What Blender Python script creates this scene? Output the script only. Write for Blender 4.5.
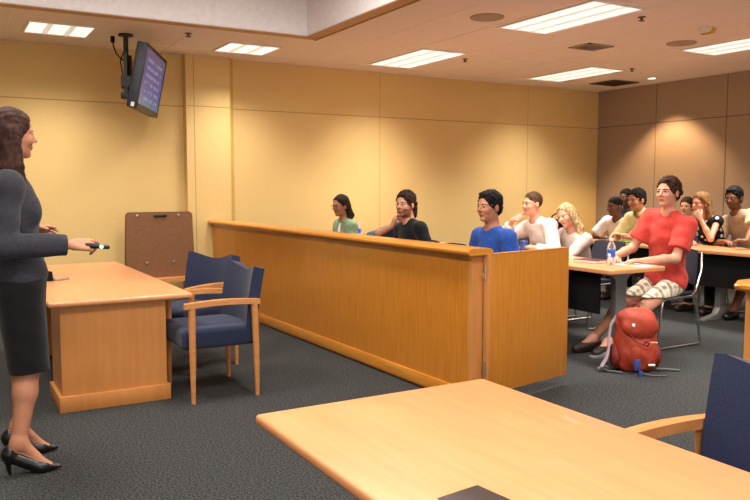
import bpy, bmesh, math, random
import numpy as np
from mathutils import Vector, Matrix
random.seed(7)
sc = bpy.context.scene
for o in list(bpy.data.objects): bpy.data.objects.remove(o)
COL = sc.collection
R = math.radians

# ------------------------------------------------------------ camera
cam_d = bpy.data.cameras.new('camera'); cam = bpy.data.objects.new('camera', cam_d); COL.objects.link(cam)
cam_d.sensor_width = 36; cam_d.lens = 36*754.7/750; cam_d.clip_start = .05
cam.location = (0, 0, 1.37)
cam.rotation_euler = (R(90-4.755), 0, R(-30.07))
sc.camera = cam

# ------------------------------------------------------------ world, exposure
w = bpy.data.worlds.new('world'); sc.world = w; w.use_nodes = True
w.node_tree.nodes['Background'].inputs[0].default_value = (.9, .8, .7, 1)
w.node_tree.nodes['Background'].inputs[1].default_value = .05
vs = sc.view_settings
vs.view_transform = 'Standard'; vs.look = 'None'; vs.gamma = 1; vs.exposure = -0.32; vs.use_curve_mapping = False
LIGHT_COL = (1.0, .93, .85)
P_TROFFER = 62      # W, 2x4 fixture
P_SMALL = 26        # W, 2x2 fixture
P_COFFER = 95
P_DOWN = 9
P_FILL = 200  # W, fill lamp added behind the camera

# ------------------------------------------------------------ materials
def lin(c): return tuple(((v/255)/12.92 if v/255 <= .04045 else ((v/255+.055)/1.055)**2.4) for v in c)
def mat(name, c, rough=.6, metal=0, spec=.5, c2=None, scale=20, stretch=(1,1,1), bump=0, bscale=None, ramp=(.35,.65), coat=0, sheen=0):
    m = bpy.data.materials.new(name); m.use_nodes = True
    nt = m.node_tree; b = nt.nodes['Principled BSDF']; N = nt.nodes; L = nt.links
    c = lin(c)
    b.inputs['Base Color'].default_value = (*c, 1); b.inputs['Roughness'].default_value = rough
    b.inputs['Metallic'].default_value = metal; b.inputs['Specular IOR Level'].default_value = spec
    b.inputs['Coat Weight'].default_value = coat; b.inputs['Sheen Weight'].default_value = sheen
    tc = N.new('ShaderNodeTexCoord'); mp = N.new('ShaderNodeMapping'); mp.inputs['Scale'].default_value = stretch
    L.new(tc.outputs['Object'], mp.inputs['Vector'])
    no = N.new('ShaderNodeTexNoise'); no.inputs['Scale'].default_value = scale; no.inputs['Detail'].default_value = 6
    L.new(mp.outputs[0], no.inputs['Vector'])
    cr = N.new('ShaderNodeValToRGB'); e = cr.color_ramp.elements
    c2l = lin(c2) if c2 else tuple(v*.93 for v in c)
    e[0].position, e[1].position = ramp; e[0].color = (*c, 1); e[1].color = (*c2l, 1)
    L.new(no.outputs['Fac'], cr.inputs['Fac']); L.new(cr.outputs[0], b.inputs['Base Color'])
    if bump:
        n2 = N.new('ShaderNodeTexNoise'); n2.inputs['Scale'].default_value = bscale or scale*3; n2.inputs['Detail'].default_value = 3
        L.new(mp.outputs[0], n2.inputs['Vector'])
        bp = N.new('ShaderNodeBump'); bp.inputs['Strength'].default_value = bump; bp.inputs['Distance'].default_value = .004
        L.new(n2.outputs['Fac'], bp.inputs['Height']); L.new(bp.outputs[0], b.inputs['Normal'])
    return m
def emit(name, c, s):
    m = bpy.data.materials.new(name); m.use_nodes = True; b = m.node_tree.nodes['Principled BSDF']
    b.inputs['Base Color'].default_value = (.8,.8,.8,1); b.inputs['Emission Color'].default_value = (*c,1); b.inputs['Emission Strength'].default_value = s
    return m
M = {}
M['wall'] = mat('yellow_wall', (222,191,127), .85, c2=(217,185,120), scale=60, bump=.15, bscale=300)
M['wall_grey'] = mat('taupe_wall', (164,142,122), .9, c2=(157,135,116), scale=60, bump=.2, bscale=300)
M['cream'] = mat('cream_wall', (212,190,150), .85, scale=40)
M['seam'] = mat('seam', (178,146,92), .9)
M['seam_grey'] = mat('seam_grey', (122,102,84), .9)
M['ceil'] = mat('ceiling_tile', (244,232,226), .95, c2=(238,225,218), scale=180, bump=.2, bscale=400)
M['grid'] = mat('ceiling_grid', (248,238,230), .6)
M['white'] = mat('white_paint', (246,244,248), .8)
M['trim'] = mat('tan_trim', (205,165,125), .7)
M['carpet'] = mat('carpet', (76,77,76), 1.0, spec=.1, c2=(42,43,45), scale=95, ramp=(.42,.58), bump=1.0, bscale=200)
M['honey'] = mat('honey_wood', (202,132,44), .35, c2=(186,114,32), scale=5, stretch=(9,9,.7), ramp=(.3,.7), coat=.25)
M['honey_h'] = mat('honey_wood_rail', (212,144,56), .3, c2=(196,124,42), scale=5, stretch=(9,.7,9), ramp=(.3,.7), coat=.3)
M['maple'] = mat('maple_top', (220,154,106), .33, c2=(209,143,94), scale=4, stretch=(8,.6,8), ramp=(.3,.7), coat=.2)
M['maple_v'] = mat('maple_panel', (204,138,74), .4, c2=(194,128,64), scale=4, stretch=(8,8,.6), ramp=(.3,.7), coat=.15)
M['chairwood'] = mat('chair_wood', (212,146,88), .4, c2=(200,134,76), scale=6, stretch=(2,6,6), coat=.2)
M['navy'] = mat('navy_fabric', (44,52,78), .9, spec=.2, c2=(35,43,68), scale=220, bump=.3, bscale=500, sheen=.15)
M['blackplastic'] = mat('black_plastic', (22,22,24), .4)
M['black'] = mat('matte_black', (14,14,15), .8, spec=.2)
M['chrome'] = mat('brushed_chrome', (200,200,198), .25, metal=1)
M['greymetal'] = mat('silver_grey_paint', (140,140,138), .4, metal=.3)
M['shell'] = mat('dark_blue_shell', (40,44,58), .6, scale=80)
M['brownboard'] = mat('brown_board', (134,92,60), .8, c2=(126,85,54), scale=30)
M['steel'] = mat('steel', (215,210,200), .35, metal=1)
M['paper'] = mat('paper', (240,238,232), .8)
M['whiteplastic'] = mat('white_plastic', (235,228,215), .4)
M['grille'] = mat('dark_grille', (92,76,62), .7)
M['speakerg'] = mat('speaker_grille', (176,156,138), .9)
M['green'] = mat('green_plastic', (60,170,50), .4)
M['bluep'] = mat('blue_plastic', (40,70,150), .35)
M['bluelabel'] = mat('blue_label', (40,90,190), .5, c2=(230,235,245), scale=45, ramp=(.55,.6))
M['orange'] = mat('orange_plastic', (215,95,30), .5)
M['redfab'] = mat('red_orange_nylon', (176,62,34), .65, c2=(148,46,26), scale=14, bump=.5, bscale=20)
M['darkred'] = mat('dark_red_nylon', (120,34,24), .7)
M['lilac'] = mat('lilac_mesh', (168,150,158), .9)
M['greyweb'] = mat('grey_webbing', (96,98,100), .8)
M['blueweb'] = mat('blue_webbing', (40,72,140), .6)
M['lens'] = emit('troffer_diffuser', (1, .97, .84), 1.25)
M['lamp'] = emit('lamp_face', (1, .85, .6), 6)
def glass(name, c=(.95,.97,1)):
    m = bpy.data.materials.new(name); m.use_nodes = True; b = m.node_tree.nodes['Principled BSDF']
    b.inputs['Base Color'].default_value = (*c,1); b.inputs['Roughness'].default_value = .08
    b.inputs['Transmission Weight'].default_value = .9; b.inputs['IOR'].default_value = 1.2
    return m
M['clear'] = glass('clear_plastic')
def fabric(name, c, c2=None, scale=25): return mat(name, c, .9, spec=.15, c2=c2, scale=scale, bump=.35, bscale=90, sheen=.1)
def skinmat(name, c, c2=None): return mat(name, c, .5, spec=.35, c2=c2 or tuple(int(v*.96) for v in c), scale=30)
def spots(name, base, spot, scale, thr, rough=.9):
    m = fabric(name, base); nt = m.node_tree; N = nt.nodes; L = nt.links; b = N['Principled BSDF']
    tc = N.new('ShaderNodeTexCoord'); v = N.new('ShaderNodeTexVoronoi'); v.inputs['Scale'].default_value = scale
    L.new(tc.outputs['Object'], v.inputs['Vector'])
    cr = N.new('ShaderNodeValToRGB'); e = cr.color_ramp.elements
    e[0].position = thr; e[1].position = thr+.06; e[0].color = (*lin(spot),1); e[1].color = (*lin(base),1)
    L.new(v.outputs['Distance'], cr.inputs['Fac']); L.new(cr.outputs[0], b.inputs['Base Color'])
    return m
def plaid(name):
    m = fabric(name, (200,184,155)); nt = m.node_tree; N = nt.nodes; L = nt.links; b = N['Principled BSDF']
    tc = N.new('ShaderNodeTexCoord'); col = None
    prev = lin((214,202,180))
    mixs = []
    for ax, sc_, c in (('X',13,(120,100,80)), ('Y',13,(110,95,80)), ('Z',13,(120,100,80)), ('X',26,(240,234,220))):
        wv = N.new('ShaderNodeTexWave'); wv.bands_direction = ax; wv.inputs['Scale'].default_value = sc_/4
        L.new(tc.outputs['Object'], wv.inputs['Vector'])
        cr = N.new('ShaderNodeValToRGB'); e = cr.color_ramp.elements; e[0].position = .80; e[1].position = .9
        e[0].color = (0,0,0,1); e[1].color = (.6,.6,.6,1); L.new(wv.outputs['Fac'], cr.inputs['Fac'])
        mx = N.new('ShaderNodeMix'); mx.data_type = 'RGBA'
        L.new(cr.outputs[0], mx.inputs[0]); mx.inputs[7].default_value = (*lin(c),1)
        if col is None: mx.inputs[6].default_value = (*prev,1)
        else: L.new(col, mx.inputs[6])
        col = mx.outputs[2]
    L.new(col, b.inputs['Base Color'])
    return m

# ------------------------------------------------------------ mesh helpers
def smooth(me, ang=35):
    for p in me.polygons: p.use_smooth = True
    try: me.set_sharp_from_angle(angle=R(ang))
    except Exception: pass
class MB:
    def __init__(s): s.bm = bmesh.new(); s.mi = 0
    def _tag(s, faces):
        for f in faces: f.material_index = s.mi
    def box(s, lo, hi, bev=0, seg=2, rot=None, piv=None):
        lo, hi = Vector(lo), Vector(hi); c = (lo+hi)/2; d = hi-lo
        t = bmesh.new(); bmesh.ops.create_cube(t, size=1)
        for v in t.verts: v.co = Vector((v.co.x*d.x, v.co.y*d.y, v.co.z*d.z))+c
        if bev: bmesh.ops.bevel(t, geom=t.edges[:], offset=bev, segments=seg, affect='EDGES', profile=.5)
        if rot is not None:
            p = Vector(piv) if piv is not None else c
            for v in t.verts: v.co = rot @ (v.co-p) + p
        s.merge(t); return s
    def merge(s, t):
        me = bpy.data.meshes.new('t'); 
        for f in t.faces: f.material_index = s.mi
        t.to_mesh(me); t.free(); s.bm.from_mesh(me); bpy.data.meshes.remove(me)
    def tube(s, pts, r, n=10, closed=False, rs=None):
        pts = [Vector(p) for p in pts]; m = len(pts); rings = []
        up = None
        for i, p in enumerate(pts):
            a = pts[(i-1) % m] if (closed or i) else p; b = pts[(i+1) % m] if (closed or i < m-1) else p
            t = (b-a).normalized()
            if up is None: up = Vector((0,0,1)) if abs(t.z) < .9 else Vector((1,0,0))
            x = t.cross(up).normalized(); up = x.cross(t).normalized()
            rr = rs[i] if rs else r
            rings.append([s.bm.verts.new(p+(x*math.cos(2*math.pi*k/n)+up*math.sin(2*math.pi*k/n))*rr) for k in range(n)])
        fs = []
        for i in range(m if closed else m-1):
            A, B = rings[i], rings[(i+1) % m]
            for k in range(n): fs.append(s.bm.faces.new((A[k], A[(k+1)%n], B[(k+1)%n], B[k])))
        if not closed: fs.append(s.bm.faces.new(rings[0])); fs.append(s.bm.faces.new(rings[-1][::-1]))
        s._tag(fs); return s
    def lathe(s, prof, loc=(0,0,0), n=24, rot=None):
        L = Vector(loc); rings = []
        for r, z in prof:
            ring = []
            for k in range(n):
                v = Vector((max(r,1e-4)*math.cos(2*math.pi*k/n), max(r,1e-4)*math.sin(2*math.pi*k/n), z))
                if rot is not None: v = rot @ v
                ring.append(s.bm.verts.new(v+L))
            rings.append(ring)
        fs = []
        for A, B in zip(rings, rings[1:]):
            for k in range(n): fs.append(s.bm.faces.new((A[k], A[(k+1)%n], B[(k+1)%n], B[k])))
        fs.append(s.bm.faces.new(rings[0][::-1])); fs.append(s.bm.faces.new(rings[-1]))
        s._tag(fs); return s
    def prism(s, poly, axis, a, b, bev=0):
        t = bmesh.new()
        def P(u, v, w): return {'x':(w,u,v), 'y':(u,w,v), 'z':(u,v,w)}[axis]
        A = [t.verts.new(P(u,v,a)) for u,v in poly]; B = [t.verts.new(P(u,v,b)) for u,v in poly]
        t.faces.new(A); t.faces.new(B[::-1]); n = len(poly)
        for i in range(n): t.faces.new((A[i], B[i], B[(i+1)%n], A[(i+1)%n]))
        bmesh.ops.recalc_face_normals(t, faces=t.faces)
        if bev: bmesh.ops.bevel(t, geom=t.edges[:], offset=bev, segments=2, affect='EDGES', profile=.5)
        s.merge(t); return s
    def grid(s, f, nu, nv, thick):      # f(u,v)->(point, normal) slab
        top = [[None]*(nv+1) for _ in range(nu+1)]; bot = [[None]*(nv+1) for _ in range(nu+1)]
        for i in range(nu+1):
            for j in range(nv+1):
                p, n = f(i/nu, j/nv); p = Vector(p); n = Vector(n).normalized()
                top[i][j] = s.bm.verts.new(p+n*thick/2); bot[i][j] = s.bm.verts.new(p-n*thick/2)
        fs = []
        for i in range(nu):
            for j in range(nv):
                fs.append(s.bm.faces.new((top[i][j], top[i+1][j], top[i+1][j+1], top[i][j+1])))
                fs.append(s.bm.faces.new((bot[i][j], bot[i][j+1], bot[i+1][j+1], bot[i+1][j])))
        for i in range(nu):
            fs.append(s.bm.faces.new((top[i][0], bot[i][0], bot[i+1][0], top[i+1][0])))
            fs.append(s.bm.faces.new((top[i][nv], top[i+1][nv], bot[i+1][nv], bot[i][nv])))
        for j in range(nv):
            fs.append(s.bm.faces.new((top[0][j], top[0][j+1], bot[0][j+1], bot[0][j])))
            fs.append(s.bm.faces.new((top[nu][j], bot[nu][j], bot[nu][j+1], top[nu][j+1])))
        s._tag(fs); return s
    def build(s, name, mats, parent=None, ang=35, subs=0, flat=False):
        bmesh.ops.recalc_face_normals(s.bm, faces=s.bm.faces)
        me = bpy.data.meshes.new(name); s.bm.to_mesh(me); s.bm.free()
        for m in (mats if isinstance(mats, (list,tuple)) else [mats]): me.materials.append(m)
        o = bpy.data.objects.new(name, me); COL.objects.link(o)
        if not flat: smooth(me, ang)
        if parent: o.parent = parent
        if subs:
            md = o.modifiers.new('sub', 'SUBSURF'); md.levels = md.render_levels = subs
        return o
def tag(o, label, cat, group=None, kind=None):
    if label: o['label'] = label
    if cat: o['category'] = cat
    if group: o['group'] = group
    if kind: o['kind'] = kind
    return o
def thing(name, loc, label, cat, group=None, rz=0):
    o = bpy.data.objects.new(name, None); COL.objects.link(o); o.location = loc; o.rotation_euler = (0,0,rz); o.empty_display_size = .1
    return tag(o, label, cat, group)
def copy_tree(o, parent=None):
    c = o.copy(); COL.objects.link(c)
    if parent: c.parent = parent
    for ch in o.children: copy_tree(ch, c)
    return c
def struct(o): o['kind'] = 'structure'; return o
def setloc(o, loc):     # bake: shift mesh so that the origin sits at loc
    o.data.transform(Matrix.Translation(-Vector(loc))); o.location = loc; return o
def rz(a): return Matrix.Rotation(a, 3, 'Z')
def ry(a): return Matrix.Rotation(a, 3, 'Y')
def rx(a): return Matrix.Rotation(a, 3, 'X')

# ------------------------------------------------------------ the room
X0, X1, Y0, Y1, HC = -4.0, 9.02, -3.2, 8.6, 2.855
CX0, CX1, CY0, CY1, CR = -3.2, 3.24, -2.4, 6.92, 3.45     # raised coffer in the ceiling
struct(MB().box((X0-.2,Y0-.2,-.12),(X1+.2,Y1+.2,0)).build('floor', M['carpet']))
struct(MB().box((X0-.2,Y1,0),(X1+.2,Y1+.15,HC)).build('wall_back', M['wall']))
struct(MB().box((X1,Y0-.2,0),(X1+.15,Y1,HC)).build('wall_right', M['wall_grey']))
struct(MB().box((X0-.15,Y0-.2,0),(X0,Y1,HC)).build('wall_left', M['cream']))
struct(MB().box((X0,Y0-.15,0),(X1,Y0,.9)).box((X0,Y0-.15,2.5),(X1,Y0,HC)).box((X0,Y0-.15,.9),(-2.5,Y0,2.5)).box((7.0,Y0-.15,.9),(X1,Y0,2.5)).build('wall_front', M['cream']))
added_win = MB(); added_win.box((-2.5,Y0-.1,.9),(7.0,Y0-.04,.95)); added_win.box((-2.5,Y0-.1,2.45),(7.0,Y0-.04,2.5))
for k in range(7): added_win.box((-2.5+9.44*k/6,Y0-.1,.95),(-2.44+9.44*k/6,Y0-.04,2.45))
struct(added_win.build('added_window_1', M['whiteplastic']))  # unseen frame added behind the camera to house the fill lamp
wl = bpy.data.lights.new('fill_light', 'AREA'); wl.shape = 'RECTANGLE'; wl.size = 9.3; wl.size_y = 1.5; wl.energy = P_FILL; wl.color = (1.0,.95,.90)  # area lamp added to lift the ceiling and recess faces
wlo = bpy.data.objects.new('fill_light', wl); COL.objects.link(wlo); wlo.location = (2.25, Y0-.12, 1.7); wlo.rotation_euler = (R(90),0,0)
# ceiling around the coffer
cb = MB()
cb.box((X0-.2,CY1,HC),(X1+.2,Y1+.2,HC+.12)); cb.box((X0-.2,Y0-.2,HC),(X1+.2,CY0,HC+.12))
cb.box((CX1,CY0,HC),(X1+.2,CY1,HC+.12)); cb.box((X0-.2,CY0,HC),(CX0,CY1,HC+.12))
struct(cb.build('ceiling', M['ceil']))
cb = MB()
cb.box((CX0-.05,CY1,HC+.121),(CX1+.05,CY1+.05,CR)); cb.box((CX0-.05,CY0-.05,HC+.121),(CX1+.05,CY0,CR))
cb.box((CX1,CY0,HC+.121),(CX1+.05,CY1,CR)); cb.box((CX0-.05,CY0,HC+.121),(CX0,CY1,CR))
cb.box((CX0-.05,CY0-.05,CR),(CX1+.05,CY1+.05,CR+.1))
# lining of the tile edge, flush with the white faces
cb.box((CX0,CY1-.012,HC+.004),(CX1-.012,CY1,CR)); cb.box((CX1-.012,CY0,HC+.004),(CX1,CY1,CR))
struct(cb.build('ceiling', M['white']))
tb = MB()
tb.box((CX0,CY1-.01,HC-.006),(CX1+.12,CY1+.11,HC)); tb.box((CX1-.01,CY0,HC-.006),(CX1+.12,CY1+.02,HC))
struct(tb.build('trim_1', M['trim']))
tb = MB().box((CX1+.12,CY0,HC-.012),(CX1+.14,CY1+.11,HC)); struct(tb.build('trim_2', M['seam']))
gb = MB()
for x in (-2.4,-1.5,-.3,.62,1.47,2.2,2.6,3.9,4.52,5.22,5.79,6.4,7.0,7.66,8.23,8.8):
    y0 = CY1+.12 if x < CX1+.1 else Y0
    gb.box((x-.008,y0,HC-.003),(x+.008,Y1,HC))
for y in (8.12,6.84,5.62,4.40,3.18,1.96,.74):
    gb.box((CX1+.15 if y < CY1+.1 else X0,y-.006,HC-.002),(X1,y+.006,HC))
struct(gb.build('trim_3', M['grid']))
# seams of the wall panels
sb = MB().box((X0,Y1-.003,2.279),(X1,Y1,2.289))
for x in (-2.5,.2,5.05,7.58): sb.box((x-.0025,Y1-.002,0),(x+.0025,Y1,HC))
struct(sb.build('trim_4', M['seam']))
sb = MB().box((X1-.003,Y0,2.288),(X1,Y1,2.303))
for y in (7.49,6.36,4.9,3.6,2.3,1.0): sb.box((X1-.003,y-.006,0),(X1,y+.006,HC))
struct(sb.build('trim_5', M['seam_grey']))
# shallow column by the bar
cbx = MB().box((2.46,8.48,0),(2.975,Y1,HC)); struct(cbx.build('trim_6', M['wall']))
cbx = MB().box((2.548,8.4785,0),(2.556,8.48,HC)); cbx.box((2.46,8.4785,2.279),(2.975,8.48,2.289)); struct(cbx.build('trim_7', M['seam']))
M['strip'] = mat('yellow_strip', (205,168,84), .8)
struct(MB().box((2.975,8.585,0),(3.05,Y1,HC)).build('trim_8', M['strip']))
struct(MB().box((X0,Y1-.012,0),(2.46,Y1,.1)).box((3.05,Y1-.012,0),(X1,Y1,.1)).build('baseboard_back', M['seam_grey']))
struct(MB().box((X1-.012,Y0,0),(X1,Y1-.012,.1)).build('baseboard_right', M['seam_grey']))

# ------------------------------------------------------------ ceiling fixtures
def area(name, parent, sx, sy, W, spread, z, col=LIGHT_COL):
    ld = bpy.data.lights.new(name, 'AREA'); ld.shape = 'RECTANGLE'; ld.size = sx; ld.size_y = sy; ld.energy = W; ld.color = col; ld.spread = R(spread)
    lo = bpy.data.objects.new(name, ld); COL.objects.link(lo); lo.parent = parent; lo.location = (0,0,z); return lo
def troffer(sx, sy, nx, ny, label, W, group, spread=108):
    t = thing('ceiling_light', (0,0,HC), label, 'ceiling light', group)
    f = MB(); e = .02
    for a,b in (((-sx/2,-sy/2),(sx/2,-sy/2+e)),((-sx/2,sy/2-e),(sx/2,sy/2)),((-sx/2,-sy/2),(-sx/2+e,sy/2)),((sx/2-e,-sy/2),(sx/2,sy/2))):
        f.box((a[0],a[1],-.012),(b[0],b[1],-.001))
    f.build('frame', M['grid'], t)
    MB().box((-sx/2+e,-sy/2+e,-.004),(sx/2-e,sy/2-e,-.002)).build('diffuser', M['lens'], t)
    l = MB()
    for i in range(1,nx): x = -sx/2+sx*i/nx; l.prism([(x-.028,-.0045),(x+.028,-.0045),(x+.004,-.014),(x-.004,-.014)],'y',-sy/2+e,sy/2-e)
    for i in range(1,ny): y = -sy/2+sy*i/ny; l.box((-sx/2+e,y-.006,-.009),(sx/2-e,y+.006,-.0045))
    l.build('louver', M['louver'], t)
    area('lamp', t, sx-.06, sy-.06, W, spread, -.02)
    return t
M['louver'] = emit('louver', (.9,.9,.75), .6)
big = troffer(.6,1.2,3,4,'large fluorescent light panel nearest the camera at top centre of the ceiling',P_TROFFER,'long ceiling lights')
big.location = (4.87,5.03,HC)
for (x,y,lb) in ((4.87,7.47,'long fluorescent light panel above the yellow wall, just right of the raised ceiling recess'),
                 (7.34,7.43,'long fluorescent light panel nearest the corner of the yellow and taupe walls'),
                 (7.34,4.97,'long fluorescent light panel cut off by the right edge of the photo'),
                 (4.87,2.4,'long fluorescent light panel overhead between gate and camera side, out of view'),
                 (7.34,2.4,'long fluorescent light panel over the right rear seats, out of view')):
    c = copy_tree(big); c.location = (x,y,HC); c['label'] = lb
sm = troffer(.59,.56,3,2,'square ceiling light above the presenter, left of the television',P_SMALL,'square ceiling lights')
sm.location = (1.06,7.77,HC)
c = copy_tree(sm); c.location = (2.95,7.84,HC); c['label'] = 'square ceiling light above the wall column, right of the television'
c = copy_tree(sm); c.location = (-.9,7.77,HC); c['label'] = 'square ceiling light left of the photo edge, out of view'
for (x,y) in ((0,4.6),(2.1,4.6),(0,1.6),(2.1,1.6),(0,-1.0)):  # unseen panels added in the recess to brighten the near table
    c = copy_tree(big); c.location = (x,y,CR); c['label'] = 'added long light panel inside the raised ceiling recess, out of view'; c['group'] = 'added recess lights'
    for k in c.children:
        if k.type == 'LIGHT':
            k.data = k.data.copy(); k.data.energy = P_COFFER; k.data.spread = R(170)
# downlight by the taupe wall
t = thing('downlight', (8.5,7.15,HC), 'small round downlight glowing by the taupe wall', 'downlight')
MB().lathe([(.085,-.001),(.085,-.008),(.06,-.01),(.055,-.004)]).build('trim_ring', M['whiteplastic'], t)
MB().lathe([(.054,-.003),(.054,-.006)]).build('lamp_face', M['lamp'], t)
ld = bpy.data.lights.new('lamp','SPOT'); ld.energy = P_DOWN*28; ld.color = (1,.66,.34); ld.spot_size = R(100); ld.spot_blend = .5; ld.shadow_soft_size = .04
lo = bpy.data.objects.new('lamp', ld); COL.objects.link(lo); lo.parent = t; lo.location = (0,0,-.03)
for x,y,sx,sy,lb in ((6.06,5.9,.36,.3,'small square air vent in the middle of the ceiling'),(8.42,7.74,.5,.46,'dark air return grille in the ceiling corner by the taupe wall')):
    t = thing('ceiling_vent', (x,y,HC), lb, 'vent')
    dark = sx > .4
    f = MB(); e = .03
    for a,b in (((-sx/2,-sy/2),(sx/2,-sy/2+e)),((-sx/2,sy/2-e),(sx/2,sy/2)),((-sx/2,-sy/2),(-sx/2+e,sy/2)),((sx/2-e,-sy/2),(sx/2,sy/2))):
        f.box((a[0],a[1],-.012),(b[0],b[1],-.001))
    f.build('frame', M['grille'] if dark else M['speakerg'], t)
    s_ = MB(); n = 9
    for i in range(n):
        y_ = -sy/2+e+(sy-2*e)*(i+.5)/n; s_.box((-sx/2+e,y_-.012,-.012),(sx/2-e,y_+.006,-.008), rot=rx(.4))
    s_.build('slats', M['grille'] if dark else M['speakerg'], t)
    MB().box((-sx/2+e,-sy/2+e,-.003),(sx/2-e,sy/2-e,-.001)).build('backing', M['black'] if dark else M['grille'], t)
for x,y,lb in ((4.23,5.35,'round ceiling speaker left of the large light panel'),(6.72,5.29,'round ceiling speaker near the right edge light panel')):
    o = MB().lathe([(.15,-.001),(.15,-.008),(.135,-.012),(.13,-.008),(.0,-.010)], n=40).build('ceiling_speaker', M['speakerg']); o.location = (x,y,HC); tag(o, lb, 'speaker')
for x,y,lb in ((5.4,4.67,'small bronze sprinkler head right of the large light panel'),(5.37,7.19,'small bronze sprinkler head right of the light panel above yellow wall'),(7.62,6.72,'small bronze sprinkler head by the corner light panel'),(2.17,7.35,'small bronze sprinkler head above the television')):
    o = MB().lathe([(.035,-.001),(.035,-.006),(.012,-.008),(.012,-.03),(.028,-.032),(.028,-.036)], n=16).build('sprinkler_head', mat('bronze',(120,80,50),.4,metal=.6)); o.location = (x,y,HC); tag(o, lb, 'sprinkler')
t = thing('smoke_detector', (6.28,4.69,HC), 'small ceiling detector with a white cap and yellow side', 'detector')
MB().lathe([(.06,-.001),(.06,-.02),(.045,-.04),(.0,-.042)]).build('housing', M['whiteplastic'], t)
MB().prism([(0,-.001),(.1,-.001),(.07,-.05),(.02,-.06)],'y',-.05,.05).build('side_cover', mat('amber_plastic',(214,160,70),.5), t)

# ------------------------------------------------------------ television on its ceiling pole
def television():
    t = thing('television', (1.877,7.612,2.39), 'flat black television showing a blue slide, hung from the ceiling', 'television')
    t.rotation_euler = (0, .196, -.42)     # local +x is the screen normal
    W, H = 1.042, .604
    MB().box((-.09,-W/2,-H/2),(0,W/2,H/2),.012).box((-.11,-W/2+.15,-H/2+.1),(-.09,W/2-.15,H/2-.1),.012).build('casing', M['tvcase'], t)
    b = MB(); e = .03
    for y0,y1,z0,z1 in ((-W/2,W/2,H/2-e,H/2),(-W/2,W/2,-H/2,-H/2+e+.02),(-W/2,-W/2+e,-H/2,H/2),(W/2-e,W/2,-H/2,H/2)): b.box((-.002,y0,z0),(.006,y1,z1))
    b.build('bezel', M['blackplastic'], t)
    MB().box((0,-W/2+e,-H/2+e),(.003,W/2-e,H/2-e)).build('screen', M['screen'], t)
    MB().box((-.05,-W/2-.002,-H/2+.01),(-.02,-W/2,-H/2+.05)).build('sticker', M['paper'], t)
    m = thing('television_mount', (1.655,7.71,2.39), 'black ceiling pole and bracket holding up the television', 'mount')
    MB().lathe([(.07,HC-.001-2.39),(.07,HC-.02-2.39),(.024,HC-.03-2.39),(.024,-.12)]).build('pole', M['blackplastic'], m)
    rt = Matrix.Rotation(-.42,3,'Z')
    b = MB()
    for yy in (-.1,.1): b.box((.0,yy-.015,-.15),(.03,yy+.015,.28), rot=rt, piv=(0,0,0))
    b.box((-.03,-.12,-.05),(.135,.12,.05), rot=rt, piv=(0,0,0)); b.box((-.05,-.06,-.16),(.01,.06,-.09), .01, rot=rt, piv=(0,0,0))
    b.build('bracket', M['blackplastic'], m)
    c = MB(); pts = [(-.02,.0,.3)]
    c.tube([(0,0,.2),(-.05,-.03,.22),(-.1,-.05,.26),(-.13,-.07,.33),(-.14,-.08,.38)], .007)
    c.tube([(0,0,-.1),(-.05,-.02,-.05),(-.04,-.03,.05),(-.06,-.02,.2),(-.02,0,.3)], .006)
    c.build('cable', M['black'], m); MB().box((-.155,-.095,.36),(-.12,-.06,.42),.005).build('plug', M['black'], m)
M['tvcase'] = mat('tv_case', (44,46,58), .45)
def screen_mat():
    m = bpy.data.materials.new('slide_screen'); m.use_nodes = True; nt = m.node_tree; N = nt.nodes; L = nt.links; b = N['Principled BSDF']
    tc = N.new('ShaderNodeTexCoord'); sp = N.new('ShaderNodeSeparateXYZ'); L.new(tc.outputs['Object'], sp.inputs[0])
    cr = N.new('ShaderNodeValToRGB'); e = cr.color_ramp.elements
    mr = N.new('ShaderNodeMapRange'); mr.inputs[1].default_value = -.29; mr.inputs[2].default_value = .29; L.new(sp.outputs['Z'], mr.inputs[0])
    L.new(mr.outputs[0], cr.inputs[0]); e[0].position = 0; e[0].color = (.03,.12,.28,1); e[1].position = 1; e[1].color = (.13,.10,.20,1)
    x = cr.color_ramp.elements.new(.35); x.color = (.05,.08,.34,1); x = cr.color_ramp.elements.new(.1); x.color = (.03,.16,.34,1)
    # rows of pale text
    wv = N.new('ShaderNodeTexWave'); wv.bands_direction = 'Z'; wv.inputs['Scale'].default_value = 4.4; L.new(tc.outputs['Object'], wv.inputs['Vector'])
    no = N.new('ShaderNodeTexNoise'); no.inputs['Scale'].default_value = 30; mp = N.new('ShaderNodeMapping'); mp.inputs['Scale'].default_value = (1,.35,.2)
    L.new(tc.outputs['Object'], mp.inputs[0]); L.new(mp.outputs[0], no.inputs['Vector'])
    def math_(op, a, b_=None):
        n = N.new('ShaderNodeMath'); n.operation = op
        for i, v in enumerate((a, b_)):
            if v is None: continue
            if isinstance(v, (int,float)): n.inputs[i].default_value = v
            else: L.new(v, n.inputs[i])
        return n.outputs[0]
    g = math_('GREATER_THAN', wv.outputs['Fac'], .6); g2 = math_('GREATER_THAN', no.outputs['Fac'], .46)
    ay = math_('LESS_THAN', math_('ABSOLUTE', sp.outputs['Y']), .36); az = math_('LESS_THAN', math_('ABSOLUTE', sp.outputs['Z']), .2)
    f = math_('MULTIPLY', math_('MULTIPLY', g, g2), math_('MULTIPLY', ay, az)); f = math_('MULTIPLY', f, .45)
    mx = N.new('ShaderNodeMix'); mx.data_type = 'RGBA'; L.new(f, mx.inputs[0]); L.new(cr.outputs[0], mx.inputs[6]); mx.inputs[7].default_value = (.45,.5,.75,1)
    L.new(mx.outputs[2], b.inputs['Emission Color']); b.inputs['Emission Strength'].default_value = .8
    b.inputs['Base Color'].default_value = (.01,.01,.015,1); b.inputs['Roughness'].default_value = .25
    return m
M['screen'] = screen_mat()
television()

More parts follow.
